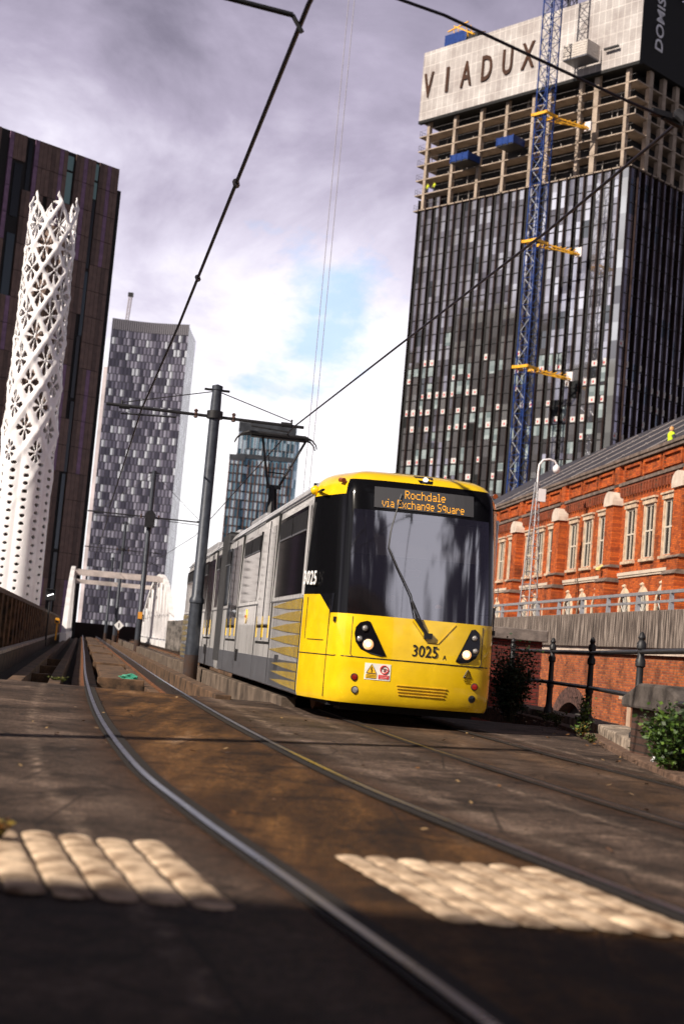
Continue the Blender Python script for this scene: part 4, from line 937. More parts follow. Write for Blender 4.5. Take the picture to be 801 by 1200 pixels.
# ------------------------------------------------------------------ white arch bridge beyond, signal, signs
def bow_bridge():
    yc = 114; cx = xat(LO, yc); az = 9.9
    rt = empty('arch_bridge', (cx, yc, -.4), az, 'white steel bowstring bridge with arches either side of the tracks', 'bridge')
    mW = mat('white_bridge_paint', (.80,.79,.80), .5, 0, .15, .6)
    for s, x in ((0,-1.25),(1,5.55)):
        pts = []
        for i in range(25):
            t = i/24; y = -26+52*t; pts.append((x, y, .6+5.2*(1-(2*t-1)**2)**.9))
        m = MB(); 
        for p, q in zip(pts, pts[1:]): m.bar(p, q, .30, .36)
        m.box(x-.2, x+.2, -27, 27, .25, .8); m.build('arch', mW, rt)
        for i in range(2, 23, 2):
            m = MB(); p = pts[i]; m.bar((x, p[1], .9), p, .22); 
            if i < 21: m.bar((x, p[1], .9), pts[i+2], .12)
            m.build('hanger', mW, rt)
    m_b = mat('bridge_brace', (.50,.44,.42), .6, 0, .3, 1)
    for y in (-9, 9.5):
        zt = .6+5.2*(1-(y/26)**2)**.9
        m = MB(); m.bar((-1.25,y,zt),(5.55,y,zt),.30,.36); m.build('cross_brace', m_b, rt)
    for y in (0.5,-4.5,4.5):
        m = MB(); m.bar((-1.25,y,5.6),(5.55,y,5.6),.14,.16); m.build('thin_brace', m_b, rt)
    m = MB(); m.box(5.1,5.25,-60,-26,.4,2.0); 
    for i in range(14): m.box(4.95,5.3,-60+i*2.5,-59.75+i*2.5,.4,2.1)
    m.build('approach_fence', mat('grey_fence', (.07,.065,.06), .7, c2=(.3,.27,.25)), rt)
    return rt
bow_bridge()
m = MB(Matrix.Translation((xat(LO,158), 158, 0)) @ Matrix.Rotation(R(9.9), 4, 'Z')); m.box(-2.6, 7.5, 0, .5, -.5, 1.35)
tag(m.build('end_wall', mat('dark_wall', (.025,.014,.012), .9, 0, .4, .4)), 'low dark brown wall closing the view at the end of the tracks', 'wall')
def signal():
    x, y = xat(LO, 76)-2.0, 76
    rt = empty('tram_signal', (x, y, -.3), 8, 'small black tram signal with a white bar lit, by the left parapet', 'signal')
    m = MB(); m.tube([(0,0,0),(0,0,2.6)], .05, 8); m.build('post', M_black, rt)
    m = MB(); m.box(-.26,.26,-.12,.12,2.42,3.0); m.box(-.29,.29,-.3,-.1,3.0,3.04); m.build('signal_head', M_black, rt, bevel=.02)
    m = MB(); T_ = simple('signal_white', (1,1,1), .3, emit=(1,1,1), es=3.)
    for k in range(5): m.disc((-.13+.065*k, -.13, 2.66+.028*k), (0,1,0), .030, .02, 10)
    m.build('lit_bar', T_, rt)
signal()
def yellow_box():
    rt = empty('points_box', (xat(LO,85)-1.65, 85, .95), 9, 'small orange yellow equipment box beside the cable trough', 'box')
    m = MB(); m.box(-.05,.05,-.05,.05,-1.0,.1); m.box(-.15,.15,-.14,.14,0,.24); m.ext([(-.16,.24),(.16,.24),(.08,.32),(-.08,.32)], lambda a, b: (a,-.15,b), lambda a, b: (a,.15,b)); m.build('casing', simple('orange_box', (.85,.38,.02), .5), rt, bevel=.02)
    m = MB(); m.box(-.10,.10,-.155,-.141,.05,.19); m.build('door', M_black, rt)
yellow_box()
def diamond():
    rt = empty('diamond_sign', (xat(LO,100)+2.4, 100, -.3), 8, 'white diamond sign on a short brown post between the tracks', 'sign')
    m = MB(); m.box(-.05,.05,-.05,.05,0,1.5); m.build('post', M_rust, rt)
    m = MB(); m.ext([(0,1.15),(.34,1.50),(0,1.85),(-.34,1.50)], lambda a, b: (a,-.08,b), lambda a, b: (a,-.05,b)); m.build('plate', simple('sign_white', (.8,.8,.8)), rt)
    m = MB(); m.box(-.035,.035,-.095,-.081,1.36,1.66); m.build('mark', M_black, rt)
diamond()
# ------------------------------------------------------------------ red brick building on the right
def brick_building():
    rt = empty('brick_building', (13.19, 55.47, 2.2), 7, 'long ornate orange brick building with tall windows, buttresses and a slate roof', 'building')
    zo = -2.2; T = Matrix.Translation((0,0,zo))
    BR = brick_mat('orange_brick', 1, (.62,.125,.013), (.30,.048,.007), (.22,.07,.025), ms=.008, stain=.28)
    BR2 = brick_mat('dark_red_brick', 1, (.30,.065,.022), (.22,.045,.015), (.16,.07,.04), ms=.008)
    Y0, Y1 = -10, 58; bay = 8.5
    wy = []; ay = []
    for b in range(-1, 7):
        c = 3.4+b*bay
        wy += [c+2.35, c, c-2.35]; ay += [c+2.55, c+.25, c-2.05]
    # wall with true openings: assembled from piers, bands and arched heads
    m = MB(T)
    ww, z0w, z1w = .62, 5.78, 8.0
    m.box(0,.6,Y0,Y1,z1w,10.2)                      # band above windows
    m.box(0,.6,Y0,Y1,4.75,z0w)                      # band under windows
    ys = sorted([Y0]+[q for y in wy if Y0+1 < y < Y1-1 for q in (y-ww, y+ww)]+[Y1])
    for a, b in zip(ys[0::2], ys[1::2]): m.box(0,.6,a,b,z0w,z1w)
    # ground storey: piers between arches
    ar = .60; spring = 3.72
    yy = [y for y in ay if Y0+1 < y < Y1-1]
    ys = sorted([Y0]+[q for y in yy for q in (y-ar, y+ar)]+[Y1])
    for a, b in zip(ys[0::2], ys[1::2]): m.box(0,.6,a,b,0,4.75)
    for y in yy:
        P = [(y-ar,4.75)]+[(y-ar*cos(pi*k/14), spring+ar*sin(pi*k/14)) for k in range(15)]+[(y+ar,4.75)]
        m.ext(P[::-1], lambda a, b: (.0005,a,b), lambda a, b: (.6,a,b)); m.box(.002,.6,y-ar,y+ar,0,2.9)
    m.build('wall', BR, rt)
    m = MB(T); m.box(.62,.9,Y0,Y1,0,10.1); m.build('inner_wall', M_dark, rt)
    stone = M_stone; ss = M_stoned
    for y in [y for y in wy if Y0+1 < y < Y1-1]:
        f = MB(T)
        for s in (-1, 1): f.box(-.05,.12,*sorted((y+s*.545,y+s*.70)),5.72,8.02)
        f.box(-.10,.12,y-.76,y+.76,8.02,8.22); f.box(-.16,.1,y-.84,y+.84,8.222,8.30)
        f.box(-.14,.3,y-.78,y+.78,5.60,5.72)
        fr = f.build('window', stone, rt)
        w = MB(T)
        for s in (-1, 1): w.box(.0,.08,*sorted((y+s*.48,y+s*.545)),5.78,8.0)
        w.box(.003,.08,y-.545,y+.545,5.72,5.80); w.box(.003,.08,y-.545,y+.545,7.92,8.01); w.box(.005,.08,y-.035,y+.035,5.8,7.92); w.box(.008,.08,y-.48,y+.48,6.86,6.93)
        w.build('frame', simple('frame_cream', (.62,.55,.46), .6), fr)
        p = MB(T); p.box(.05,.06,y-.52,y+.52,5.78,7.95); p.build('pane', M_pane, fr)
    for y in yy:
        f = MB(T); n = 20
        for r0, r1, x0, x1 in ((.60,.75,-.05,.2),(.752,.80,-.03,.2)):
            P = [(y-r1*cos(pi*k/n), spring+r1*1.05*sin(pi*k/n)) for k in range(n+1)]+[(y+r0*cos(pi*k/n), spring+r0*1.0*sin(pi*k/n)) for k in range(n+1)]
            f.ext(P, lambda a, b, x=x0: (x,a,b), lambda a, b, x=x1: (x,a,b))
            for s in (-1,1): f.box(x0,x1,*sorted((y+s*r0,y+s*r1)),2.95,spring-.001)
        f.box(-.08,.1,y-.11,y+.11,spring+.58,spring+.88)
        f.lathe([(.02,0),(.11,.03),(.12,.08),(.04,.14),(.01,.16)], (-.05,y,spring+.86), 10)
        a = f.build('arched_window', mat('cream_stone', (.66,.52,.38), .75, 0, .2, 5), rt)
        g = MB(T)
        g.box(.0,.05,y-.03,y+.03,2.9,4.3); g.box(.003,.055,y-.6,y+.6,3.37,3.42)
        for k in range(1, 6): g.bar((.03,y,3.4),(.03,y-.58*cos(pi*k/6),3.4+.85*sin(pi*k/6)),.035)
        g.build('glazing_bar', simple('bar_white', (.62,.58,.52), .6), a)
        p = MB(T); p.box(.06,.07,y-.62,y+.62,2.9,4.4); p.build('pane', M_pane, a)
    # buttresses
    for b in range(-1, 7):
        y = -.85+b*bay
        m = MB(T)
        m.box(-.62,0,y-.66,y+.66,0,4.85); m.box(-.50,0,y-.60,y+.60,5.02,5.50); m.box(-.40,0,y-.55,y+.55,5.62,8.25); m.box(-.16,0,y-.32,y+.32,8.9,10.12)
        q = m.build('buttress', BR2 if False else BR, rt)
        m = MB(T); m.ext([(-.70,4.85),(0,4.85),(0,5.02),(-.55,5.02)], lambda a, c: (a,y-.74,c), lambda a, c: (a,y+.74,c)); m.ext([(-.58,5.50),(0,5.50),(0,5.62),(-.42,5.62)], lambda a, c: (a,y-.68,c), lambda a, c: (a,y+.68,c)); m.build('weathering', ss, q)
        m = MB(T)
        P = [(y-.62,8.25)]+[(y-.62*cos(pi*k/10), 8.45+.45*sin(pi*k/10)) for k in range(11)]+[(y+.62,8.25)]
        m.ext(P, lambda a, c: (-.5,a,c), lambda a, c: (0,a,c)); m.build('cap_stone', mat('cap_stone_white', (.62,.52,.44), .8, 0, .15, 3), q)
    # string course, dentils, cornice, panelled parapet
    m = MB(T)
    for b in range(-1, 7):
        y = -.85+b*bay; a, c = max(Y0, y+.75), min(Y1, y+bay-.75); m.box(-.07,.0,a,c,5.02,5.10); m.box(-.11,.0,a,c,5.103,5.24)
    m.build('string_course', mat('cream_band', (.62,.52,.42), .7, 0, .1, 2), rt)
    m = MB(T); m.box(-.10,0,Y0,Y1,8.98,9.10)
    k = Y0+.1
    while k < Y1: m.box(-.13,.0,k,k+.15,8.62,8.977); k += .36
    m.build('dentil_course', BR2, rt)
    m = MB(T); m.box(-.16,0,Y0,Y1,9.103,9.24); m.box(-.26,.6,Y0,Y1,10.203,10.34); m.box(-.20,0,Y0,Y1,10.05,10.198); m.build('cornice', ss, rt)
    for b in range(-1, 7):
        y = -.85+b*bay
        for j in range(3):
            a = y+.75+j*2.4; c = a+2.15
            if c > Y1: continue
            m = MB(T); m.box(-.10,0,a,a+.14,9.35,9.98); m.box(-.10,0,c-.14,c,9.35,9.98); m.box(-.10,0,a+.14,c-.14,9.35,9.45); m.box(-.10,0,a+.14,c-.14,9.86,9.98); m.build('parapet_panel', BR, rt)
    # slate roof
    sm, t, bb = newmat('slate_roof'); vec, ob, s_ = axes_vec(t, 1, 0)
    br = N(t, 'ShaderNodeTexBrick', inp={'Scale': 1., 'Mortar Size': .03, 'Brick Width': 1.1, 'Row Height': .55}); br.inputs['Color1'].default_value = (.030,.028,.036,1); br.inputs['Color2'].default_value = (.050,.046,.058,1); br.inputs['Mortar'].default_value = (.010,.010,.013,1)
    t.links.new(vec, br.inputs['Vector']); t.links.new(br.outputs[0], bb.inputs['Base Color']); bb.inputs['Roughness'].default_value = .55
    bp = N(t, 'ShaderNodeBump', inp={'Strength': .6, 'Distance': .05}); bp.invert = True; t.links.new(br.outputs['Fac'], bp.inputs['Height']); t.links.new(bp.outputs[0], bb.inputs['Normal'])
    m = MB(T); m.ext([(.45,10.25),(.45,10.0),(10,10.0),(19.6,10.0),(10,16.5)], lambda a, c: (a,Y0,c), lambda a, c: (a,Y1,c)); m.build('roof', sm, rt)
    m = MB(T)
    for k in range(9):
        y = -6+k*6.5; P = [(.5+i*.95, y-i*.0-i*.75, 10.30+i*.621+.03) for i in range(10)]
        m.tube(P, .022, 5)
        for p in P: m.box(p[0]-.05,p[0]+.05,p[1]-.05,p[1]+.05,p[2]-.02,p[2]+.05)
    m.build('roof_line', simple('roof_line_metal', (.45,.40,.38), .5, .4), rt)
    m = MB(T); m.box(-.02,.3,33.0,35.8,2.2,4.2); m.build('dark_doorway', M_dark, rt)
    m = MB(T); m.box(.05,.6,Y0,Y1,0,.02)
    m = MB(T)
    for y in (7.9, 30.1): m.tube([(-.45,y,6.0-.4),(-.65,y,5.45)], [.05,.05], 8); m.lathe([(.02,-.1),(.12,-.04),(.12,.05),(.02,.1)], (-.72,y-.2,5.4), 10)
    m.build('wall_lamp', simple('lamp_yellow', (.8,.6,.2), .4), rt)
    return rt
brick_building()
def retaining_wall():
    rt = empty('retaining_wall', (9.33, 38.03, -6), 7, 'brick retaining wall with an arch below a stained concrete parapet', 'wall')
    T = Matrix.Translation((0,0,6)); BR = brick_mat('wall_brick', 1, (.52,.13,.028), (.24,.05,.02), (.24,.12,.07), stain=.22, ms=.012)
    Y0, Y1 = -22, 60; cy, cz, r = 9.7, -2.8, 2.6
    m = MB(T); n = 24
    m.box(0,.7,Y0,cy-r,-6,1.47); m.box(0,.7,cy+r,Y1,-6,1.47)
    P = [(cy-r,1.47)]+[(cy-r*cos(pi*k/n), cz+r*sin(pi*k/n)) for k in range(n+1)]+[(cy+r,1.47)]
    m.ext(P[::-1], lambda a, b: (.0,a,b), lambda a, b: (.7,a,b)); m.build('brick_face', BR, rt)
    for i, (r0, r1) in enumerate(((2.59,2.76),(2.77,2.94),(2.95,3.12))):
        m = MB(T); N_ = 46
        for k in range(N_):
            a0, a1 = pi*k/N_+.006, pi*(k+1)/N_-.006
            m.ext([(cy-r0*cos(a0),cz+r0*sin(a0)),(cy-r1*cos(a0),cz+r1*sin(a0)),(cy-r1*cos(a1),cz+r1*sin(a1)),(cy-r0*cos(a1),cz+r0*sin(a1))], lambda a, b, x=-.06+.015*i: (x,a,b), lambda a, b: (.3,a,b))
        m.build('arch_ring', mat('arch_brick', (.055,.030,.028), .85, 0, .4, 8, c2=(.15,.075,.06)), rt)
    m = MB(T); m.box(.9,1.2,cy-r-1,cy+r+1,-6,1.0); m.build('arch_void', M_dark, rt)
    # concrete parapet with vertical weather streaks
    cm, t, b = newmat('streaked_concrete'); vec, ob, s_ = axes_vec(t, 1, 2)
    mp = N(t, 'ShaderNodeMapping'); mp.inputs['Scale'].default_value = (7.5,.5,1); t.links.new(vec, mp.inputs[0])
    nn = N(t, 'ShaderNodeTexNoise', inp={'Scale': 1.6, 'Detail': 8., 'Roughness': .65}); t.links.new(mp.outputs[0], nn.inputs['Vector'])
    rp = ramp(t, [(.38,(.022,.016,.014)),(.5,(.13,.10,.085)),(.62,(.36,.30,.26))], nn.outputs[0]); t.links.new(rp.outputs[0], b.inputs['Base Color']); b.inputs['Roughness'].default_value = .9
    m = MB(T); y = Y0
    while y < Y1: m.box(-.22,.35,y,min(Y1,y+8.98),1.66,2.72); y += 9
    m.build('concrete_parapet', cm, rt, bevel=.02)
    m = MB(T); m.box(-.12,.4,Y0,Y1,1.47,1.655); m.build('pale_ledge', mat('pale_ledge', (.55,.45,.38), .8, 0, .25, 1.5), rt)
    m = MB(T); m.box(-.05,.05,Y0,Y1,3.20,3.29); m.box(-.04,.04,Y0,Y1,2.95,3.02); m.build('hand_rail', M_galv, rt)
    y = Y0+1.
    while y < Y1:
        m = MB(T); m.ext([(y-.10,2.72),(y+.10,2.72),(y+.04,3.20),(y-.04,3.20)], lambda a, b: (-.05,a,b), lambda a, b: (.05,a,b)); m.build('rail_post', M_galv, rt); y += 2.75
    # pipe and bracket on the brick
    m = MB(T); m.tube([(-.15,3.4,-1.6),(-.15,3.4,.15)], .09, 8); m.box(-.4,.0,3.1,3.7,.15,.25); m.box(-.35,0,2.9,3.9,-1.7,-.8); m.build('pipe_box', mat('pipe_box_stone', (.42,.30,.22), .8), rt)
    return rt
retaining_wall()
def dark_pier():
    rt = empty('brick_abutment', (3.62, 29.2, -.4), 9, 'dark red brick abutment with a stone cap behind the iron railing', 'wall')
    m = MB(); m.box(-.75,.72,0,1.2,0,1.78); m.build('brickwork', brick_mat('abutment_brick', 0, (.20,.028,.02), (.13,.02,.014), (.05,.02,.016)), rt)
    m = MB(); m.box(-1.5,.80,-.1,1.3,1.783,2.02); m.build('cap', mat('abutment_cap', (.10,.08,.075), .9, 0, .3, 3, c2=(.24,.2,.18), bump=.3), rt, bevel=.02)
    m = MB(); m.box(-1.5,-.75,.15,1.2,0,1.78); m.build('dark_return', M_cdark, rt)
dark_pier()
def cctv():
    rt = empty('camera_mast', (9.0, 66.2, 2.25), 7, 'galvanised lattice mast with a curved camera bracket in front of the brick building', 'mast')
    m = MB(); H = 7.2
    L = []
    for k in range(3):
        a = 2*pi*k/3+.3; L.append(((.55*cos(a),.55*sin(a),0),(.11*cos(a),.11*sin(a),H))); m.tube(L[-1], .032, 6)
    n = 12
    for i in range(n):
        for k in range(3):
            p0, p1 = map(Vector, L[k]); q0, q1 = map(Vector, L[(k+1)%3]); m.tube([p0.lerp(p1, i/n), q0.lerp(q1, (i+1)/n)], .016, 4); m.tube([p0.lerp(p1, i/n), q0.lerp(q1, i/n)], .014, 4)
    m.build('lattice', M_galv, rt)
    m = MB(); m.tube([(0,0,H),(0,0,H+.5),(.03,0,H+.85),(.2,0,H+1.08),(.5,0,H+1.14),(.75,0,H+1.08),(.86,0,H+.92)], .05, 8); m.build('bracket', M_white, rt, smooth=60)
    m = MB(); m.lathe([(.02,-.34),(.12,-.31),(.17,-.2),(.17,-.05),(.10,.02),(.05,.08)], (.86,0,H+.85), 14); m.build('camera_dome', M_white, rt, smooth=60)
    m = MB(); m.box(.05,.4,-.15,.15,H-.9,H-.3); m.build('junction_box', M_white, rt)
cctv()
figure((13.4+.35, 60.2, 10.35-.62), 100, 'worker in a yellow hi-vis vest on the brick building parapet', [((-.30,-.05,1.2),(-.30,-.25,1.0)),((.30,-.05,1.2),(.28,-.25,1.05))], top=(.03,.03,.05), vest=(.55,.75,.02), hat=(.6,.3,.1))

# ------------------------------------------------------------------ the tower under construction
def lattice(mb_, p0, p1, w, n, r_leg, r_br, ref=Vector((0,1,0))):
    p0, p1 = Vector(p0), Vector(p1); d = (p1-p0).normalized(); a = d.cross(ref).normalized()*w/2; b = d.cross(a).normalized()*w/2
    C = [a+b, a-b, -a-b, -a+b]
    for c in C: mb_.bar(p0+c, p1+c, r_leg)
    for i in range(n):
        q0, q1 = p0.lerp(p1, i/n), p0.lerp(p1, (i+1)/n)
        for k in range(4):
            c, e = C[k], C[(k+1)%4]
            mb_.bar(q0+c, q0+e, r_br)
            if i % 2: mb_.bar(q0+c, q1+e, r_br)
            else: mb_.bar(q0+e, q1+c, r_br)
def viadux():
    rt = empty('tower_block', (41, 220, -6), 44, 'tall dark glass tower under construction with a white VIADUX screen round its top', 'tower')
    T = Matrix.Translation((0,0,6)); LY, LX = 45.7, 40.0; ZT = 81.5
    # core behind everything, near-black to stand in for the shaded interior
    fh = 2.95
    m = MB(T); m.box(.6,LX-.4,.6,LY-.6,-6,ZT-.6); m.box(2.2,LX-3,2.2,LY-1.4,ZT-.5,98.2); m.build('dark_core', simple('core_dark', (.010,.010,.012), .6), rt)
    mf = mat('mullion_bronze', (.045,.026,.022), .35, .5, .3, .8)
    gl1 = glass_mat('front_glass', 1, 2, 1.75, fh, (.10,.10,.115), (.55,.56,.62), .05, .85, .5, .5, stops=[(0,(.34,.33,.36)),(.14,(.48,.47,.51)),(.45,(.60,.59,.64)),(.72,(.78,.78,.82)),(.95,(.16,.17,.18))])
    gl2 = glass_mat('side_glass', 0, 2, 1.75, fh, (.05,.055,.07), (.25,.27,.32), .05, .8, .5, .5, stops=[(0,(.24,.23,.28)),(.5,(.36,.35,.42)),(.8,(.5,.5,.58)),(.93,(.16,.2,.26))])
    pitch = 1.752*1.04; pitch = LY/26
    rnd = random.Random(5)
    for j in range(26):
        a = j*pitch; top = ZT if a < LY-6.5 else ZT+1.8
        w = pitch*(.62 if j % 2 else .80)
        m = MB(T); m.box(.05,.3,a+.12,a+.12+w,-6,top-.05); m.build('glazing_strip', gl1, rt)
    for j in range(22):
        a = j*LX/22; w = LX/22*(.62 if j % 2 else .80)
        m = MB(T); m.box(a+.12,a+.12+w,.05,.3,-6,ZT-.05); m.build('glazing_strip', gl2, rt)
    # bronze fins: standing proud
    for j in range(27):
        a = j*pitch; wd = .22 if j % 2 else .12; top = ZT if a < LY-6 else ZT+1.8
        m = MB(T); m.box(-.42,.32,max(0,a-wd/2),a+wd/2,-6,top); m.build('fin', mf, rt)
        if j < 26:
            w = pitch*(.62 if j % 2 else .80); 
            if a+.12+w+.05 < a+pitch-.12: m = MB(T); m.box(-.02,.28,a+.12+w+.03,a+pitch-.17,-6,top); m.build('fin', M_dark, rt)
    for j in range(1, 23):
        a = j*LX/22; wd = .22 if j % 2 else .12
        m = MB(T); m.box(a-wd/2,a+wd/2,-.42,.32,-6,ZT); m.build('fin', mf, rt)
    m = MB(T)
    z = ZT
    while z > -2:
        m.box(-.03,.31,.02,LY,z-.16,z); m.box(.02,LX,-.03,.31,z-.165,z-.005); z -= fh
    m.build('floor_line', simple('floor_line', (.02,.02,.022), .4), rt)
    # site notices and wrapped panels showing behind lower panes: white labels with a red mark
    lab = simple('panel_label', (.62,.60,.60), .6); rd = simple('label_red', (.55,.03,.05), .6); lt = glass_mat('lit_pane', 1, 2, 1., 1., (.18,.23,.25), (.46,.54,.56), .25, .25)
    class Many:
        def __init__(s, nm, mt): s.nm, s.mt, s.n, s.rest = nm, mt, 0, MB(T)
        def box(s, *a):
            s.n += 1
            if s.n <= 95: q = MB(T); q.box(*a); q.build(s.nm, s.mt, rt)
            else: s.rest.box(*a)
        def build(s, *a):
            if s.rest.v: s.rest.build(s.nm, s.mt, rt)['kind'] = 'stuff'
    a_, b_, c_ = Many('red_label_mark', rd), Many('white_panel_label', lab), Many('pale_blind', lt)
    for j in range(26):
        a = j*pitch
        for fl_ in range(8, 26):
            z = ZT-fl_*fh; w = pitch*(.62 if j % 2 else .80)
            pr = .46 if 10 <= fl_ <= 13 else (.14 if 9 <= fl_ <= 16 else .02)
            if rnd.random() < pr:
                hh = rnd.uniform(.8, 1.15); b_.box(-.008,.04,a+.22,a+.12+w*rnd.uniform(.75,1),z-fh+.12,z-fh+.12+hh); q = a+.22+w*.35
                a_.box(-.016,-.009,q,q+.3,z-fh+.35,z-fh+.75)
            if rnd.random() < (.34 if fl_ > 9 else .02): c_.box(-.004,.045,a+.14,a+.10+w,z-fh*rnd.uniform(.5,.93),z-.18)
    for j in range(22):
        a = j*LX/22
        for fl_ in range(9, 25):
            z = ZT-fl_*fh; w = LX/22*.62
            if rnd.random() < (.5 if 10 <= fl_ <= 16 else .1): b_.box(a+.2,a+.1+w,-.008,.04,z-fh+.12,z-fh+1.1); a_.box(a+.45,a+.75,-.016,-.009,z-fh+.35,z-fh+.75)
    b_.build('white_panel_label', lab, rt); a_.build('red_label_mark', rd, rt); c_.build('pale_blind', lt, rt)
    # corner glazing lighter
    m = MB(T); m.box(-.05,.06,.05,1.45,-6,ZT-.1); m.build('corner_glass', glass_mat('corner_glass', 1, 2, 1.75, fh, (.15,.15,.17), (.75,.78,.8), .08, .7), rt)
    # concrete frame of the open storeys
    cc = mat('fresh_concrete', (.36,.285,.225), .9, 0, .25, .5, c2=(.46,.37,.30))
    und = M_dark
    Zs = [84.4, 87.2, 90.0, 92.75, 95.5]
    for z in [81.5]+Zs+[98.4]:
        m = MB(T); m.box(-.3,LX,-.3,LY+1.3,z-.19,z+.0); m.build('floor_slab', cc, rt)
    fcols = [1.6, 7.6, 10.8, 17.2, 20.6, 26.4, 32.2, 38.4, 44.8]
    for i, y in enumerate(fcols):
        m = MB(T); w = .95 if i in (1,) else .6
        for za, zb in zip([81.5]+Zs, Zs+[98.4]): m.box(-.36,.4,y-w/2,y+w/2,za,zb-.27)
        m.build('column', cc, rt)
    for i, x in enumerate([3.6,7.4,11.2,15.,18.8,22.6,26.4,30.2,34,37.8]):
        m = MB(T)
        for za, zb in zip([81.5]+Zs, Zs+[98.4]): m.box(x-.5,x+.5,-.36,.4,za,zb-.27)
        m.build('column', cc, rt)
        # temporary props and edge guards
    m = Many('prop', mat('prop_steel', (.35,.32,.30), .6, .3))
    for z in [81.5]+Zs:
        for k in range(14):
            y = rnd.uniform(.5, LY-.5); xx = rnd.uniform(.8,1.9); m.box(xx,xx+.12,y,y+.12,z,z+rnd.choice([1.1,1.1,2.3]))
        for k in range(8):
            x = rnd.uniform(.5, LX-1); m.box(x,x+.12,1.1,1.25,z,z+rnd.choice([1.1,1.1,2.5]))
    m.build('props', mat('prop_steel', (.35,.32,.30), .6, .3), rt)
    m = MB(T)
    for z in [81.5]+Zs:
        m.box(-.28,-.25,0,LY+1.2,z+1.05,z+1.09); m.box(-.28,1.5,LY+1.2,LY+1.24,z+1.05,z+1.09); m.box(-.28,1.5,LY+1.2,LY+1.24,z+.5,z+.54)
        for k in range(4): m.box(-.28+k*.6,-.22+k*.6,LY+1.2,LY+1.24,z,z+1.1)
    m.build('edge_guard', simple('guard_steel', (.12,.11,.11), .6, .3), rt)
    # white mesh screen with the name
    sc, t, b = newmat('white_mesh_screen'); vec, ob, s_ = axes_vec(t, 1, 2)
    def grid(w, h, ms, c1, c2):
        br = N(t, 'ShaderNodeTexBrick', inp={'Scale': 1., 'Mortar Size': ms, 'Brick Width': w, 'Row Height': h}); br.offset = 0; br.inputs['Color1'].default_value = (*c1,1); br.inputs['Color2'].default_value = (*c2,1); br.inputs['Mortar'].default_value = (.72,.69,.68,1); t.links.new(vec, br.inputs['Vector']); return br
    g1 = grid(1.25, 2.2, .07, (.56,.53,.53), (.47,.44,.44)); g2 = grid(.31, .42, .03, (.9,.9,.9), (1,1,1)); g2.inputs['Mortar'].default_value = (.8,.8,.8,1)
    nn = N(t, 'ShaderNodeTexNoise', inp={'Scale': .25, 'Detail': 6.}); t.links.new(ob, nn.inputs['Vector']); rr = ramp(t, [(.3,(.70,.66,.64)),(.7,(1.1,1.1,1.08))], nn.outputs[0])
    c = mixc(t, 1., g1.outputs[0], g2.outputs[0], 'MULTIPLY'); c = mixc(t, 1., c, rr.outputs[0], 'MULTIPLY'); t.links.new(c, b.inputs['Base Color']); b.inputs['Roughness'].default_value = .9
    m = MB(T); m.box(-1.1,-.75,-1.0,LY+1.0,98.2,111.2); m.build('white_screen', sc, rt)
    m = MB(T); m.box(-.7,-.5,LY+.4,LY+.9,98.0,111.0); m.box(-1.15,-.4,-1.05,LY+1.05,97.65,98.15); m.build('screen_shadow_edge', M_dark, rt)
    m = MB(T); m.box(-1.0,LX,-1.03,-.7,98.1,112.2); m.build('black_screen', mat('black_mesh', (.006,.006,.007), .8, 0, .5, .6), rt)
    m = MB(T)
    for k in range(20): m.box(6+k*1.4,6.9+k*1.4,-1.5,-1.0,112.2,113.2)
    m.box(6,LX,-1.48,-1.1,113.2,113.35); m.build('screen_crown', M_black, rt)
    m = MB(T); m.box(-.9,LX,-.9,LY+.9,98.2,98.7); m.box(1,LX,1,LY,98.7,110); m.build('upper_core', M_dark, rt)
    let = mat('rust_letter', (.050,.018,.008), .85, 0, .3, .4)
    ys = [44.9, 40.3, 35.8, 31.1, 26.4, 21.9]
    for chx, y in zip('VIADUX', ys):
        text_mesh('letter', chx, 6.6, let, .12, .55 if chx != 'I' else .8, .09, rt, FR((-1.22, y, 104.35+6), (0,-1,0), (0,0,1)))
    m = text_mesh('side_lettering', 'DOMIS', 3.0, simple('grey_letter', (.75,.75,.80), .7), .06, 1., .03, rt, FR((3.9, -1.12, 105.9+6), (0,0,1), (-1,0,0)))
    # louvred loading platform
    m = MB(T); m.box(-4.9,-1.5,6.6,11.4,99.6,99.8); m.build('platform', M_grey, rt)
    m = MB(T)
    for k in range(6):
        z = 99.85+k*.42; m.box(-4.9,-4.82,6.6,11.4,z,z+.34); m.box(-4.9,-1.5,6.6,6.68,z,z+.34); m.box(-4.9,-1.5,11.32,11.4,z,z+.34)
    m.build('louvre_guard', mat('louvre_white', (.55,.50,.46), .7), rt)
    m = MB(T); m.box(-1.9,-1.5,2.8,5.6,101.2,101.5); m.build('bracket_beam', M_black, rt)
    return rt
VX = viadux()
TV = Matrix.Translation((41, 220, 0)) @ Matrix.Rotation(R(44), 4, 'Z')
def vxp(x, y, z): return TV @ Vector((x, y, z))
def blue_skip(x, y, z, l, w, h, lab):
    p = vxp(x, y, z); rt = empty('blue_platform', p, 44, lab, 'platform', 'blue loading platforms on the tower')
    m = MB(); m.box(-w,0,-l/2,l/2,0,.25); m.build('deck', M_black, rt)
    m = MB(); m.box(-w-.06,-w,-l/2,l/2,.25,h); m.box(-w,0,-l/2-.06,-l/2,.25,h); m.box(-w,0,l/2,l/2+.06,.25,h); m.build('guard', M_blue, rt)
    for k in range(4): m = MB(); m.box(-w-.14,-w-.06,-l/2+k*l/3-.08,-l/2+k*l/3+.08,0,h+.1); m.build('stanchion', M_blue, rt)
blue_skip(-.5, 33.6, 87.25, 4.0, 3.2, 1.5, 'blue loading platform projecting from the open storeys left of the crane')
blue_skip(-.5, 23.6, 88.3, 3.6, 3.0, 1.5, 'blue loading platform half hidden behind the crane mast')
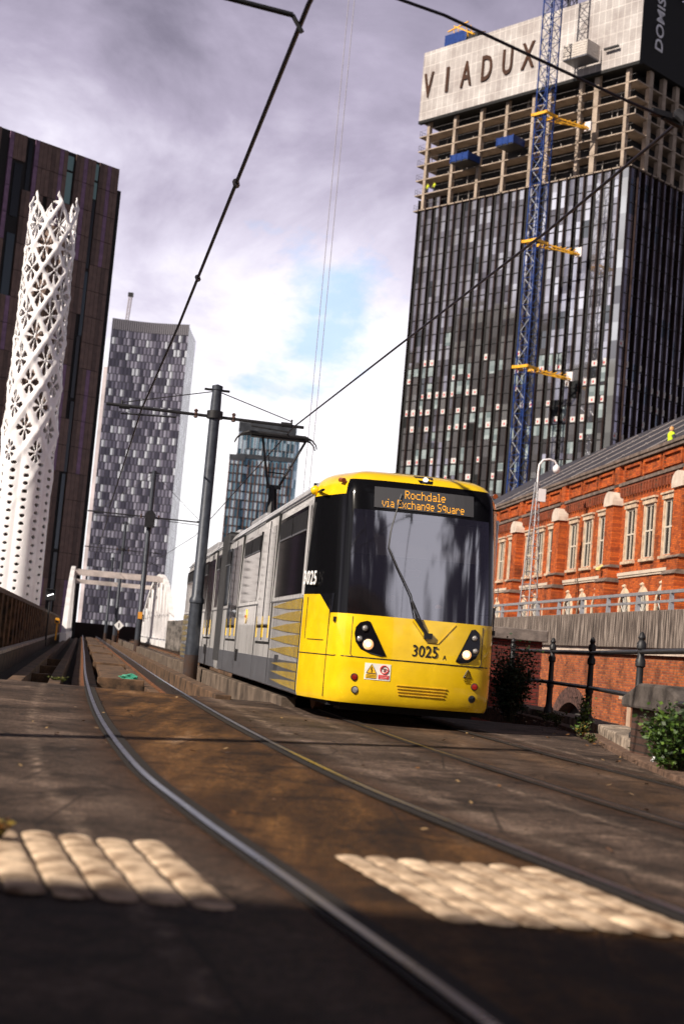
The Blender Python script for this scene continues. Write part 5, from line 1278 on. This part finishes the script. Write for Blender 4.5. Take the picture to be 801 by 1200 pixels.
p = vxp(-.4, 39.6, 111.4); rt = empty('rooftop_plant', p, 44, 'blue skip with yellow frame on top of the white screen', 'skip')
m = MB(); m.box(-.4,3,-2.6,2.6,0,2.1); m.build('blue_bin', M_blue, rt, bevel=.08)
m = MB(); m.bar((-.3,-4.2,.8),(-.3,.6,3.4),.22); m.bar((-.3,-4.4,.7),(2.6,-4.4,2.2),.22); m.bar((-.3,-2.8,3.4),(-.3,2.0,2.7),.2)
for k in range(5): m.bar((-.3,-4+k*1.,.6),(-.3,-3.4+k*1.,2.6),.12)
m.build('yellow_frame', M_cyel, rt)
m = MB(); m.box(-.2,2.4,-5.2,-2.8,0,1.1); m.build('dark_plant', M_black, rt)
# crane
def crane():
    rt = empty('tower_crane', (26.95, 222, -6), 44, 'tall blue lattice tower crane mast tied to the glass tower by yellow struts', 'crane')
    m = MB(); lattice(m, (0,0,0), (0,0,145), 2.1, 66, .17, .075); m.build('mast', M_blue, rt)
    m = MB(); 
    for k in range(66): m.bar((-.9,-.9+(k%2)*1.8,k*2.2),(-.9,.9-(k%2)*1.8,k*2.2+2.2),.10)
    m.build('ladder', mat('ladder_grey', (.35,.37,.42), .5, .3), rt)
    for z in (95., 74.0, 53.6):
        m = MB(); 
        for s in (-1,1): m.box(-1.6,1.6,s*1.35-.14,s*1.35+.14,z-.2,z+.25); m.box(s*1.35-.14,s*1.35+.14,-1.6,1.6,z-.2,z+.25)
        m.build('tie_collar', M_cyel, rt)
        m = MB()
        m.bar((1.4,-1.2,z),(6.6,-4.2,z-.8),.20); m.bar((1.4,1.2,z),(6.6,-3.6,z-.6),.20); m.bar((1.4,-1.2,z-.5),(6.6,-4.0,z-1.),.16)
        for k in range(7): t_ = k/7; m.bar((1.4+5.2*t_,-1.2-3*t_,z),(1.4+5.2*(t_+.1),1.2-4.2*(t_+.1),z-.05),.10)
        m.build('tie_strut', M_cyel, rt)
        m = MB(); m.box(6.4,6.8,-4.4,-3.2,z-1.1,z+.4); m.build('tie_plate', M_white, rt)
crane()
p = vxp(14, 26, 98); rt = empty('crane_mast', p, 44, 'dark lattice mast rising behind the white screen beside the blue crane', 'crane')
m = MB(); lattice(m, (0,0,0), (0,0,60), 2.0, 30, .2, .1); m.build('lattice', M_black, rt)
for k, (yy_, lab) in enumerate(((44.2,'left one of two workers in yellow vests on the open storeys, at the edge'),(42.6,'right one of two workers in yellow vests on the open storeys, by the column'))):
    p = vxp(.1, yy_, 84.4); figure(p, 44-90, lab, [((-.30,-.05,1.2),(-.30,-.25,1.0)),((.30,-.05,1.2),(.28,-.25,1.05))], vest=(.75,.85,.02), hat=(.7,.7,.1), top=(.5,.6,.02))

# ------------------------------------------------------------------ brown clad block on the left
def brown_block():
    rt = empty('brown_block', (-27.13, 150, -6), 44, 'brown and purple clad block with dark slot windows behind the white lattice tower', 'building')
    T = Matrix.Translation((0,0,6)); H = 50.4; fh = 2.8; rnd = random.Random(11)
    m = MB(T); m.box(-34,0,.25,26,-6,H); m.build('structure', simple('backing_black', (.008,.006,.006), .7), rt)
    cols = [mat('brown_panel', (.17,.110,.090), .45, .35, .2, 1.5), mat('purple_panel', (.22,.13,.21), .4, .4, .2, 1.5), mat('dark_brown_panel', (.115,.075,.062), .45, .35, .2, 1.5)]
    pw = .5; n = int(34/pw)
    nf = int((H+6)/fh)
    wins = {}
    # slot windows: runs of dark glass, stepping sideways between groups of floors
    x = -1.6
    runs = []
    for x, w, segs in ((-3.0,.42,((0,.66),(.72,1.4),(1.4,4.1))),(-2.95,.40,((4.2,6.7),)),(-3.1,.40,((6.7,9.1),)),(-3.0,.42,((9.2,11.9),)),(-3.1,.42,((11.95,14.8),(14.9,19))),
            (-6.5,.75,((.05,.62),(.68,1.9))),(-5.5,.6,((2.9,3.55),(3.6,4.2))),(-5.6,.55,((5.2,6.1),(6.15,7.0))),(-5.5,.5,((8.4,9.2),(10.5,11.7),(13.3,14.5))),(-11.2,.45,((0,2),)),(-9.0,.5,((2.6,4.2),(5.6,8))),(-12.6,.9,((1,3),(3.6,6)))):
        for a, b in segs: runs.append((x, x+w, H-.25-b*fh, H-.25-a*fh-.08))
    def blocked(x0, x1, z0, z1): return any(x0 < rx1-.02 and x1 > rx0+.02 and z0 < rz1-.05 and z1 > rz0+.05 for rx0, rx1, rz0, rz1 in runs)
    M3 = MB(T)
    for f in range(nf):
        zt = H-f*fh-.03; zb = H-(f+1)*fh+.02
        shift = (f//3)*.25
        for i in range(n):
            x1 = -i*pw; x0 = x1-pw+.025
            if blocked(x0, x1, zb+.2, zt-.2): continue
            if x0 < -13.4 and (i % 7) not in (1,5): continue
            k = int((i*7+ (f//4)*3) % 6); mi = 1 if k == 2 else (2 if k in (4,) else 0)
            M3.box(x0,x1,.08,.26,zb,zt,mi)
    M3.build('cladding', cols, rt)
    gm_ = [simple('slot_glass', (.012,.016,.02), .08), simple('slot_glass_lit', (.20,.33,.33), .15), simple('slot_glass_mid', (.04,.06,.075), .1)]
    for i, (x0, x1, z0, z1) in enumerate(runs):
        w = MB(T); w.box(x0,x1,.14,.26,z0,z1); k = 1 if i in (0,1,8,9) else (2 if i % 3 == 0 else 0)
        if i == 1: z0 = z0
        w.build('window', gm_[k], rt)
    m = MB(T); m.box(.02,.75,.5,26,-6,H-2.2); m.build('black_fin', M_dark, rt)
    return rt
brown_block()
# ------------------------------------------------------------------ white lattice tower
def lattice_tower():
    cx, cy = -24.75, 110; rt = empty('lattice_tower', (cx, cy, -6), 0, 'white perforated lattice tower, smooth and fluted below and open like lace at its top', 'tower')
    Zb, Zt = -6., 34.5; NU, NV = 180, 560; H = Zt-Zb
    def frac(a): return a-math.floor(a)
    V = []; keep = []
    K = 6
    for j in range(NV+1):
        t = j/NV; z = t*H; wz = Zb+z
        Rb = 2.05-.30*t
        tw = 0 if wz < 14 else (wz-14)/20.
        tw = min(1, tw)
        for i in range(NU):
            th = 2*pi*i/NU
            a = th*K/(2*pi)+z/3.6; b = th*K/(2*pi)-z/3.6
            flute = .11*abs(cos(th*K/2))                                   # vertical facets at the foot
            net = .15*max(1-abs(frac(a)-.5)*-1 if False else (1-min(frac(a),1-frac(a))*5), 0)+.15*max(1-min(frac(b),1-frac(b))*5, 0)
            r = Rb+(1-tw*1.)*flute*1.6*(1 if wz < 14 else 1-tw)+net*min(1, max(0, (wz-8)/8))*.9
            V.append((r*cos(th), r*sin(th), z))
    F = []
    for j in range(NV):
        z = (j+.5)/NV*H; wz = Zb+z
        for i in range(NU):
            th = 2*pi*(i+.5)/NU; u = th*K/(2*pi)
            a = frac(u+z/3.6); b = frac(u-z/3.6)
            ra = min(a, 1-a); rb = min(b, 1-b); hole = False
            if wz > 13.0:
                lim = max(.14, .30-.012*(wz-13))
                k = (wz-13)/22.
                if ra > lim*.72 and rb > lim*.72:
                    # petals round the middle of each diamond
                    da, db = a-.5, b-.5; ang = math.atan2(da+db, (da-db)*1.0); rr = sqrt(da*da+db*db)*2
                    hsh = (math.floor(u+z/3.6)*7+math.floor(u-z/3.6)*13) % 5; pet = cos(ang*(6+hsh % 3)+hsh*1.1)
                    hole = pet > (-.05-.55*k) and rr > (.15-.03*k)
                    if rr < .14-.0: hole = False
            if 1.5 < wz <= 13.0 or (13 < wz < 16 and not hole):
                fu = frac(u*2+.0); col_ = abs(fu-.5)
                zz = frac(z/.62+ (.5 if int(u*2) % 2 else 0)); dz = abs(zz-.5)
                fade = .16+.13*(wz-1.5)/12
                if wz <= 13.0 and (col_/ .30)**2+(dz/.30)**2 < (fade*2.4)**2 and abs(frac(u)-.5) < .5: hole = True
            if wz > 32.6:   # crown: only the ribs go on as points
                q = frac(u*1.0+.15); top = 32.9+1.6*abs(2*q-1)**1.5
                if wz > top: hole = True
            if not hole: F.append((j*NU+i, j*NU+(i+1)%NU, (j+1)*NU+(i+1)%NU, (j+1)*NU+i))
    me = bpy.data.meshes.new('perforated_shell'); me.from_pydata(V, [], F)
    bm = bmesh.new(); bm.from_mesh(me); bmesh.ops.delete(bm, geom=[v_ for v_ in bm.verts if not v_.link_faces], context='VERTS'); bmesh.ops.smooth_vert(bm, verts=bm.verts, factor=.5, use_axis_x=True, use_axis_y=True, use_axis_z=True); bmesh.ops.smooth_vert(bm, verts=bm.verts, factor=.5, use_axis_x=True, use_axis_y=True, use_axis_z=True); bm.to_mesh(me); bm.free()
    me.polygons.foreach_set('use_smooth', [True]*len(me.polygons))
    me.materials.append(mat('tower_white', (.90,.88,.90), .45, 0, .03, 1)); o = bpy.data.objects.new('perforated_shell', me); COL.objects.link(o); o.parent = rt
    sd_ = o.modifiers.new('thick', 'SOLIDIFY'); sd_.thickness = .10; sd_.offset = -1
    m = MB(); m.tube([(0,0,0),(0,0,38)], .62, 16)
    for k in range(5): a = 2*pi*k/5; m.tube([(.95*cos(a),.95*sin(a),0),(.95*cos(a),.95*sin(a),37.2)], .16, 8)
    m.build('inner_flue', mat('flue_brown', (.16,.11,.09), .6, .3, .3, 1.5), rt)
lattice_tower()
# ------------------------------------------------------------------ far towers
def chequered():
    rt = empty('chequered_tower', (-78, 650, -6), 0, 'tall grey tower faced in a chequer of pale and dark panels, far behind the tracks', 'tower')
    W_, D_, H = 35.8, 32, 150.4; fh = 3.45
    def face(nm, u, bright):
        m, t, b = newmat(nm); vec, ob, s = axes_vec(t, u, 2); L = t.links
        def cell(du, dv, offs):
            mp = N(t, 'ShaderNodeMapping'); mp.inputs['Scale'].default_value = (1/du, 1/dv, 1); mp.inputs['Location'].default_value = offs; L.new(vec, mp.inputs[0])
            sp = N(t, 'ShaderNodeSeparateXYZ'); L.new(mp.outputs[0], sp.inputs[0]); row = math_(t, 'FLOOR', sp.outputs[1]); sh = math_(t, 'MULTIPLY', math_(t, 'MODULO', row, 2.), .5)
            cx = math_(t, 'FLOOR', math_(t, 'ADD', sp.outputs[0], sh)); cb = N(t, 'ShaderNodeCombineXYZ'); L.new(cx, cb.inputs[0]); L.new(row, cb.inputs[1])
            wn = N(t, 'ShaderNodeTexWhiteNoise', noise_dimensions='3D'); L.new(cb.outputs[0], wn.inputs['Vector'])
            return wn.outputs[0], math_(t, 'FRACT', sp.outputs[1]), math_(t, 'FRACT', math_(t, 'ADD', sp.outputs[0], sh))
        w1, fy, fx = cell(1.75, fh, (1000,1000,0))
        half = math_(t, 'GREATER_THAN', fx, .5)       # alternate glass / fin inside each module
        r = ramp(t, [(0,(.06,.058,.085)),(.22,(.12,.115,.16)),(.45,(.20,.19,.25)),(.70,(.33,.32,.40)),(.88,(.62,.65,.72))], w1, 'CONSTANT')
        c = mixc(t, math_(t, 'MULTIPLY', half, .72), r.outputs[0], (.035,.032,.045))
        ln = math_(t, 'LESS_THAN', fy, .10); c = mixc(t, ln, c, (.05,.05,.06))
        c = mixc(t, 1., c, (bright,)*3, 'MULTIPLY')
        L.new(c, b.inputs['Base Color']); b.inputs['Roughness'].default_value = .25; b.inputs['Metallic'].default_value = .35
        return m
    ff = face('chequer_front', 0, 1.1); fs = face('chequer_side', 1, 1.5)  # side copy has its colours raised, painting that face as better lit
    # front sags slightly towards the middle at the crown, concave plan
    m = MB(); n = 24; vs = []
    for i in range(n+1):
        x = -W_+W_*i/n; y = 1.6*sin(pi*i/n); z = H-.3*sin(pi*i/n)
        vs += [(x,y,0),(x,y,z-5)]
    m.add(vs, [(2*i,2*i+2,2*i+3,2*i+1) for i in range(n)]); m.build('front_facade', ff, rt, recalc=False)
    m = MB(); vs = []
    for i in range(n+1):
        x = -W_+W_*i/n; y = 1.6*sin(pi*i/n)-.05; z = H-.3*sin(pi*i/n); vs += [(x,y,z-5),(x,y,z),(x,y+.6,z),(x,y+.6,z-5)]
    m.add(vs, [(4*i+k,4*(i+1)+k,4*(i+1)+(k+1)%4,4*i+(k+1)%4) for i in range(n) for k in range(3)])
    rb, t, b = newmat('ribbed_crown'); tc = N(t, 'ShaderNodeTexCoord'); wv = N(t, 'ShaderNodeTexWave', inp={'Scale': .32}); t.links.new(tc.outputs['Object'], wv.inputs[0]); r = ramp(t, [(.3,(.03,.03,.04)),(.6,(.16,.15,.18))], wv.outputs[0]); t.links.new(r.outputs[0], b.inputs['Base Color'])
    m.build('ribbed_crown', rb, rt)
    m = MB(); m.add([(0.,0,0),(0,D_,0),(0,D_,H-1),(0,0,H-1)], [(0,1,2,3)]); m.build('side_facade', fs, rt, recalc=False)
    m = MB(); m.box(-W_+.2,-.05,1.9,D_,0,H-6); m.build('body', simple('body_grey', (.10,.10,.12), .5), rt)
    m = MB(); m.box(-W_-2.4,-W_-.1,4,8,0,128); m.build('hoist_strip', mat('pale_hoist', (.62,.55,.58), .6, 0, .2, .1), rt)
    return rt
chequered()
rt = empty('jib_crane', (-110, 665, 138), 0, 'thin pale crane jib standing on the roof of the chequered tower', 'crane')
m = MB(); lattice(m, (0,0,0), (1.0,0,21), 1.3, 12, .28, .16); m.build('jib', mat('pale_crane', (.42,.38,.42), .5), rt)
m = MB(); m.box(-.2,2.2,-.8,.8,20.6,22.6); m.build('head', M_black, rt)
def glass_tower():
    rt = empty('glass_tower', (-18.6, 500, -6), 0, 'small blue green glass tower with a stepped top, behind the pantograph', 'tower')
    g1 = glass_mat('teal_glass', 0, 2, 1.05, 3.1, (.06,.10,.12), (.4,.5,.55), .12, .55, stops=[(0,(.06,.12,.16)),(.3,(.18,.32,.40)),(.6,(.34,.48,.56)),(.82,(.62,.74,.80))])
    g2 = glass_mat('teal_glass_side', 1, 2, 1.05, 3.1, (.06,.10,.12), (.4,.5,.55), .12, .55, stops=[(0,(.10,.20,.24)),(.4,(.25,.38,.42)),(.7,(.50,.62,.66))])
    fin = mat('bronze_fin', (.12,.06,.045), .6, .2, .2, .5)
    m = MB(); m.box(-20.3,0,0,18,0,80.5); m.build('upper_block', g1, rt)
    m = MB(); m.box(-22.6,-17,-1.2,12,0,71.5); m.build('lower_block', g1, rt)
    m = MB(); m.box(-.2,.06,.02,18,0,84); m.add([(0,0,0),(0,18,0),(1.4,16,0),(1.4,2.4,0),(0,0,80),(0,18,80),(1.4,16,80),(1.4,2.4,80)], [(0,3,2,1),(4,5,6,7),(0,4,7,3),(3,7,6,2),(2,6,5,1)]); m.build('curved_end', g2, rt)
    m = MB(); m.box(-20.4,-.1,-.3,0,71,72.6); m.box(-20.4,-.1,-.3,0,80.5,84); m.box(-22.7,-17,-1.5,-1.2,70,72); m.build('dark_crown', mat('crown_grey', (.05,.055,.065), .4, .4, .3, .3), rt)
    for i in range(15):
        x = -20.1+i*1.42; m = MB(); m.box(x-.16,x+.16,-.45,0.02,0,70.5 if i > 2 else 70.5); m.build('fin', fin, rt)
        if i % 1 == 0: m = MB(); m.box(x-.10,x+.10,-.3,0.02,72.6,80.4); m.build('fin', M_galv, rt)
    for i in range(4): x = -22.4+i*1.5; m = MB(); m.box(x-.16,x+.16,-1.6,-1.18,0,70); m.build('fin', fin, rt)
    m = MB(); 
    for k in range(25): m.box(-17.1,.0,-.25,.0,k*3.1,k*3.1+.5); m.box(-22.65,-17,-1.4,-1.2,k*3.1,k*3.1+.5) if k < 23 else None
    m.build('floor_band', simple('band_dark', (.03,.04,.05), .4), rt)
glass_tower()
# ------------------------------------------------------------------ office blocks mirrored in the glass, and an unseen block added for shade
def plain_block(x, y, rz, w, d, h, lab, c, nm='office_block'):
    rt = empty(nm, (x, y, -6), rz, lab, 'building')
    m = MB(); m.box(-w/2,w/2,-d/2,d/2,0,h); m.build('wall', mat('block_wall', c, .8, 0, .2, .2), rt)
    g = simple('dark_glass', (.02,.025,.03), .1)
    m = MB(); k = 0; z = 3.
    while z < h-2:
        m.box(-w/2-.04,w/2+.04,-d/2-.04,d/2+.04,z,z+1.5); z += 3.3; k += 1
    m.build('window_band', g, rt)
    m = MB(); m.box(-w/2-.3,w/2+.3,-d/2-.3,d/2+.3,h,h+.8); m.build('parapet', M_cdark, rt)
for k, (bx, by, bw, bd, bh, lb) in enumerate(((-150,118,34,30,98,'nearest of the dark office blocks off to the left, mirrored in the glass tower'),(-152,157,30,30,112,'tallest of the dark office blocks off to the left, mirrored in the glass tower'),
        (-158,192,30,26,94,'middle dark office block off to the left, mirrored in the glass tower'),(-150,226,26,28,106,'fourth dark office block off to the left, mirrored in the glass tower'),(-155,262,34,34,90,'farthest and lowest dark office block off to the left, mirrored in the glass tower'))):
    plain_block(bx, by, 0, bw, bd, bh, lb, (.025,.025,.03))
def add_shade_block():  # unseen block added and sized so its shadow covers the near paving
    rt = empty('shade_block', (-9, -11, -6), 0, 'unseen brick block added behind the photographer to shade the foreground', 'building')
    BR = brick_mat('shade_block_brick', 0, (.20,.07,.04), (.15,.05,.03))
    m = MB(); m.box(-17,15,-4,4,0,6+12.6); m.build('wall', BR, rt)
    m = MB(); m.box(-17.4,15.4,-4.4,4.4,18.6,19.1); m.build('parapet', M_stoned, rt)
    for k in range(9): m = MB(); m.box(-15.5+k*3.4,-14+k*3.4,3.9,4.05,10,13.2); m.build('window', M_gloss, rt)
add_shade_block()
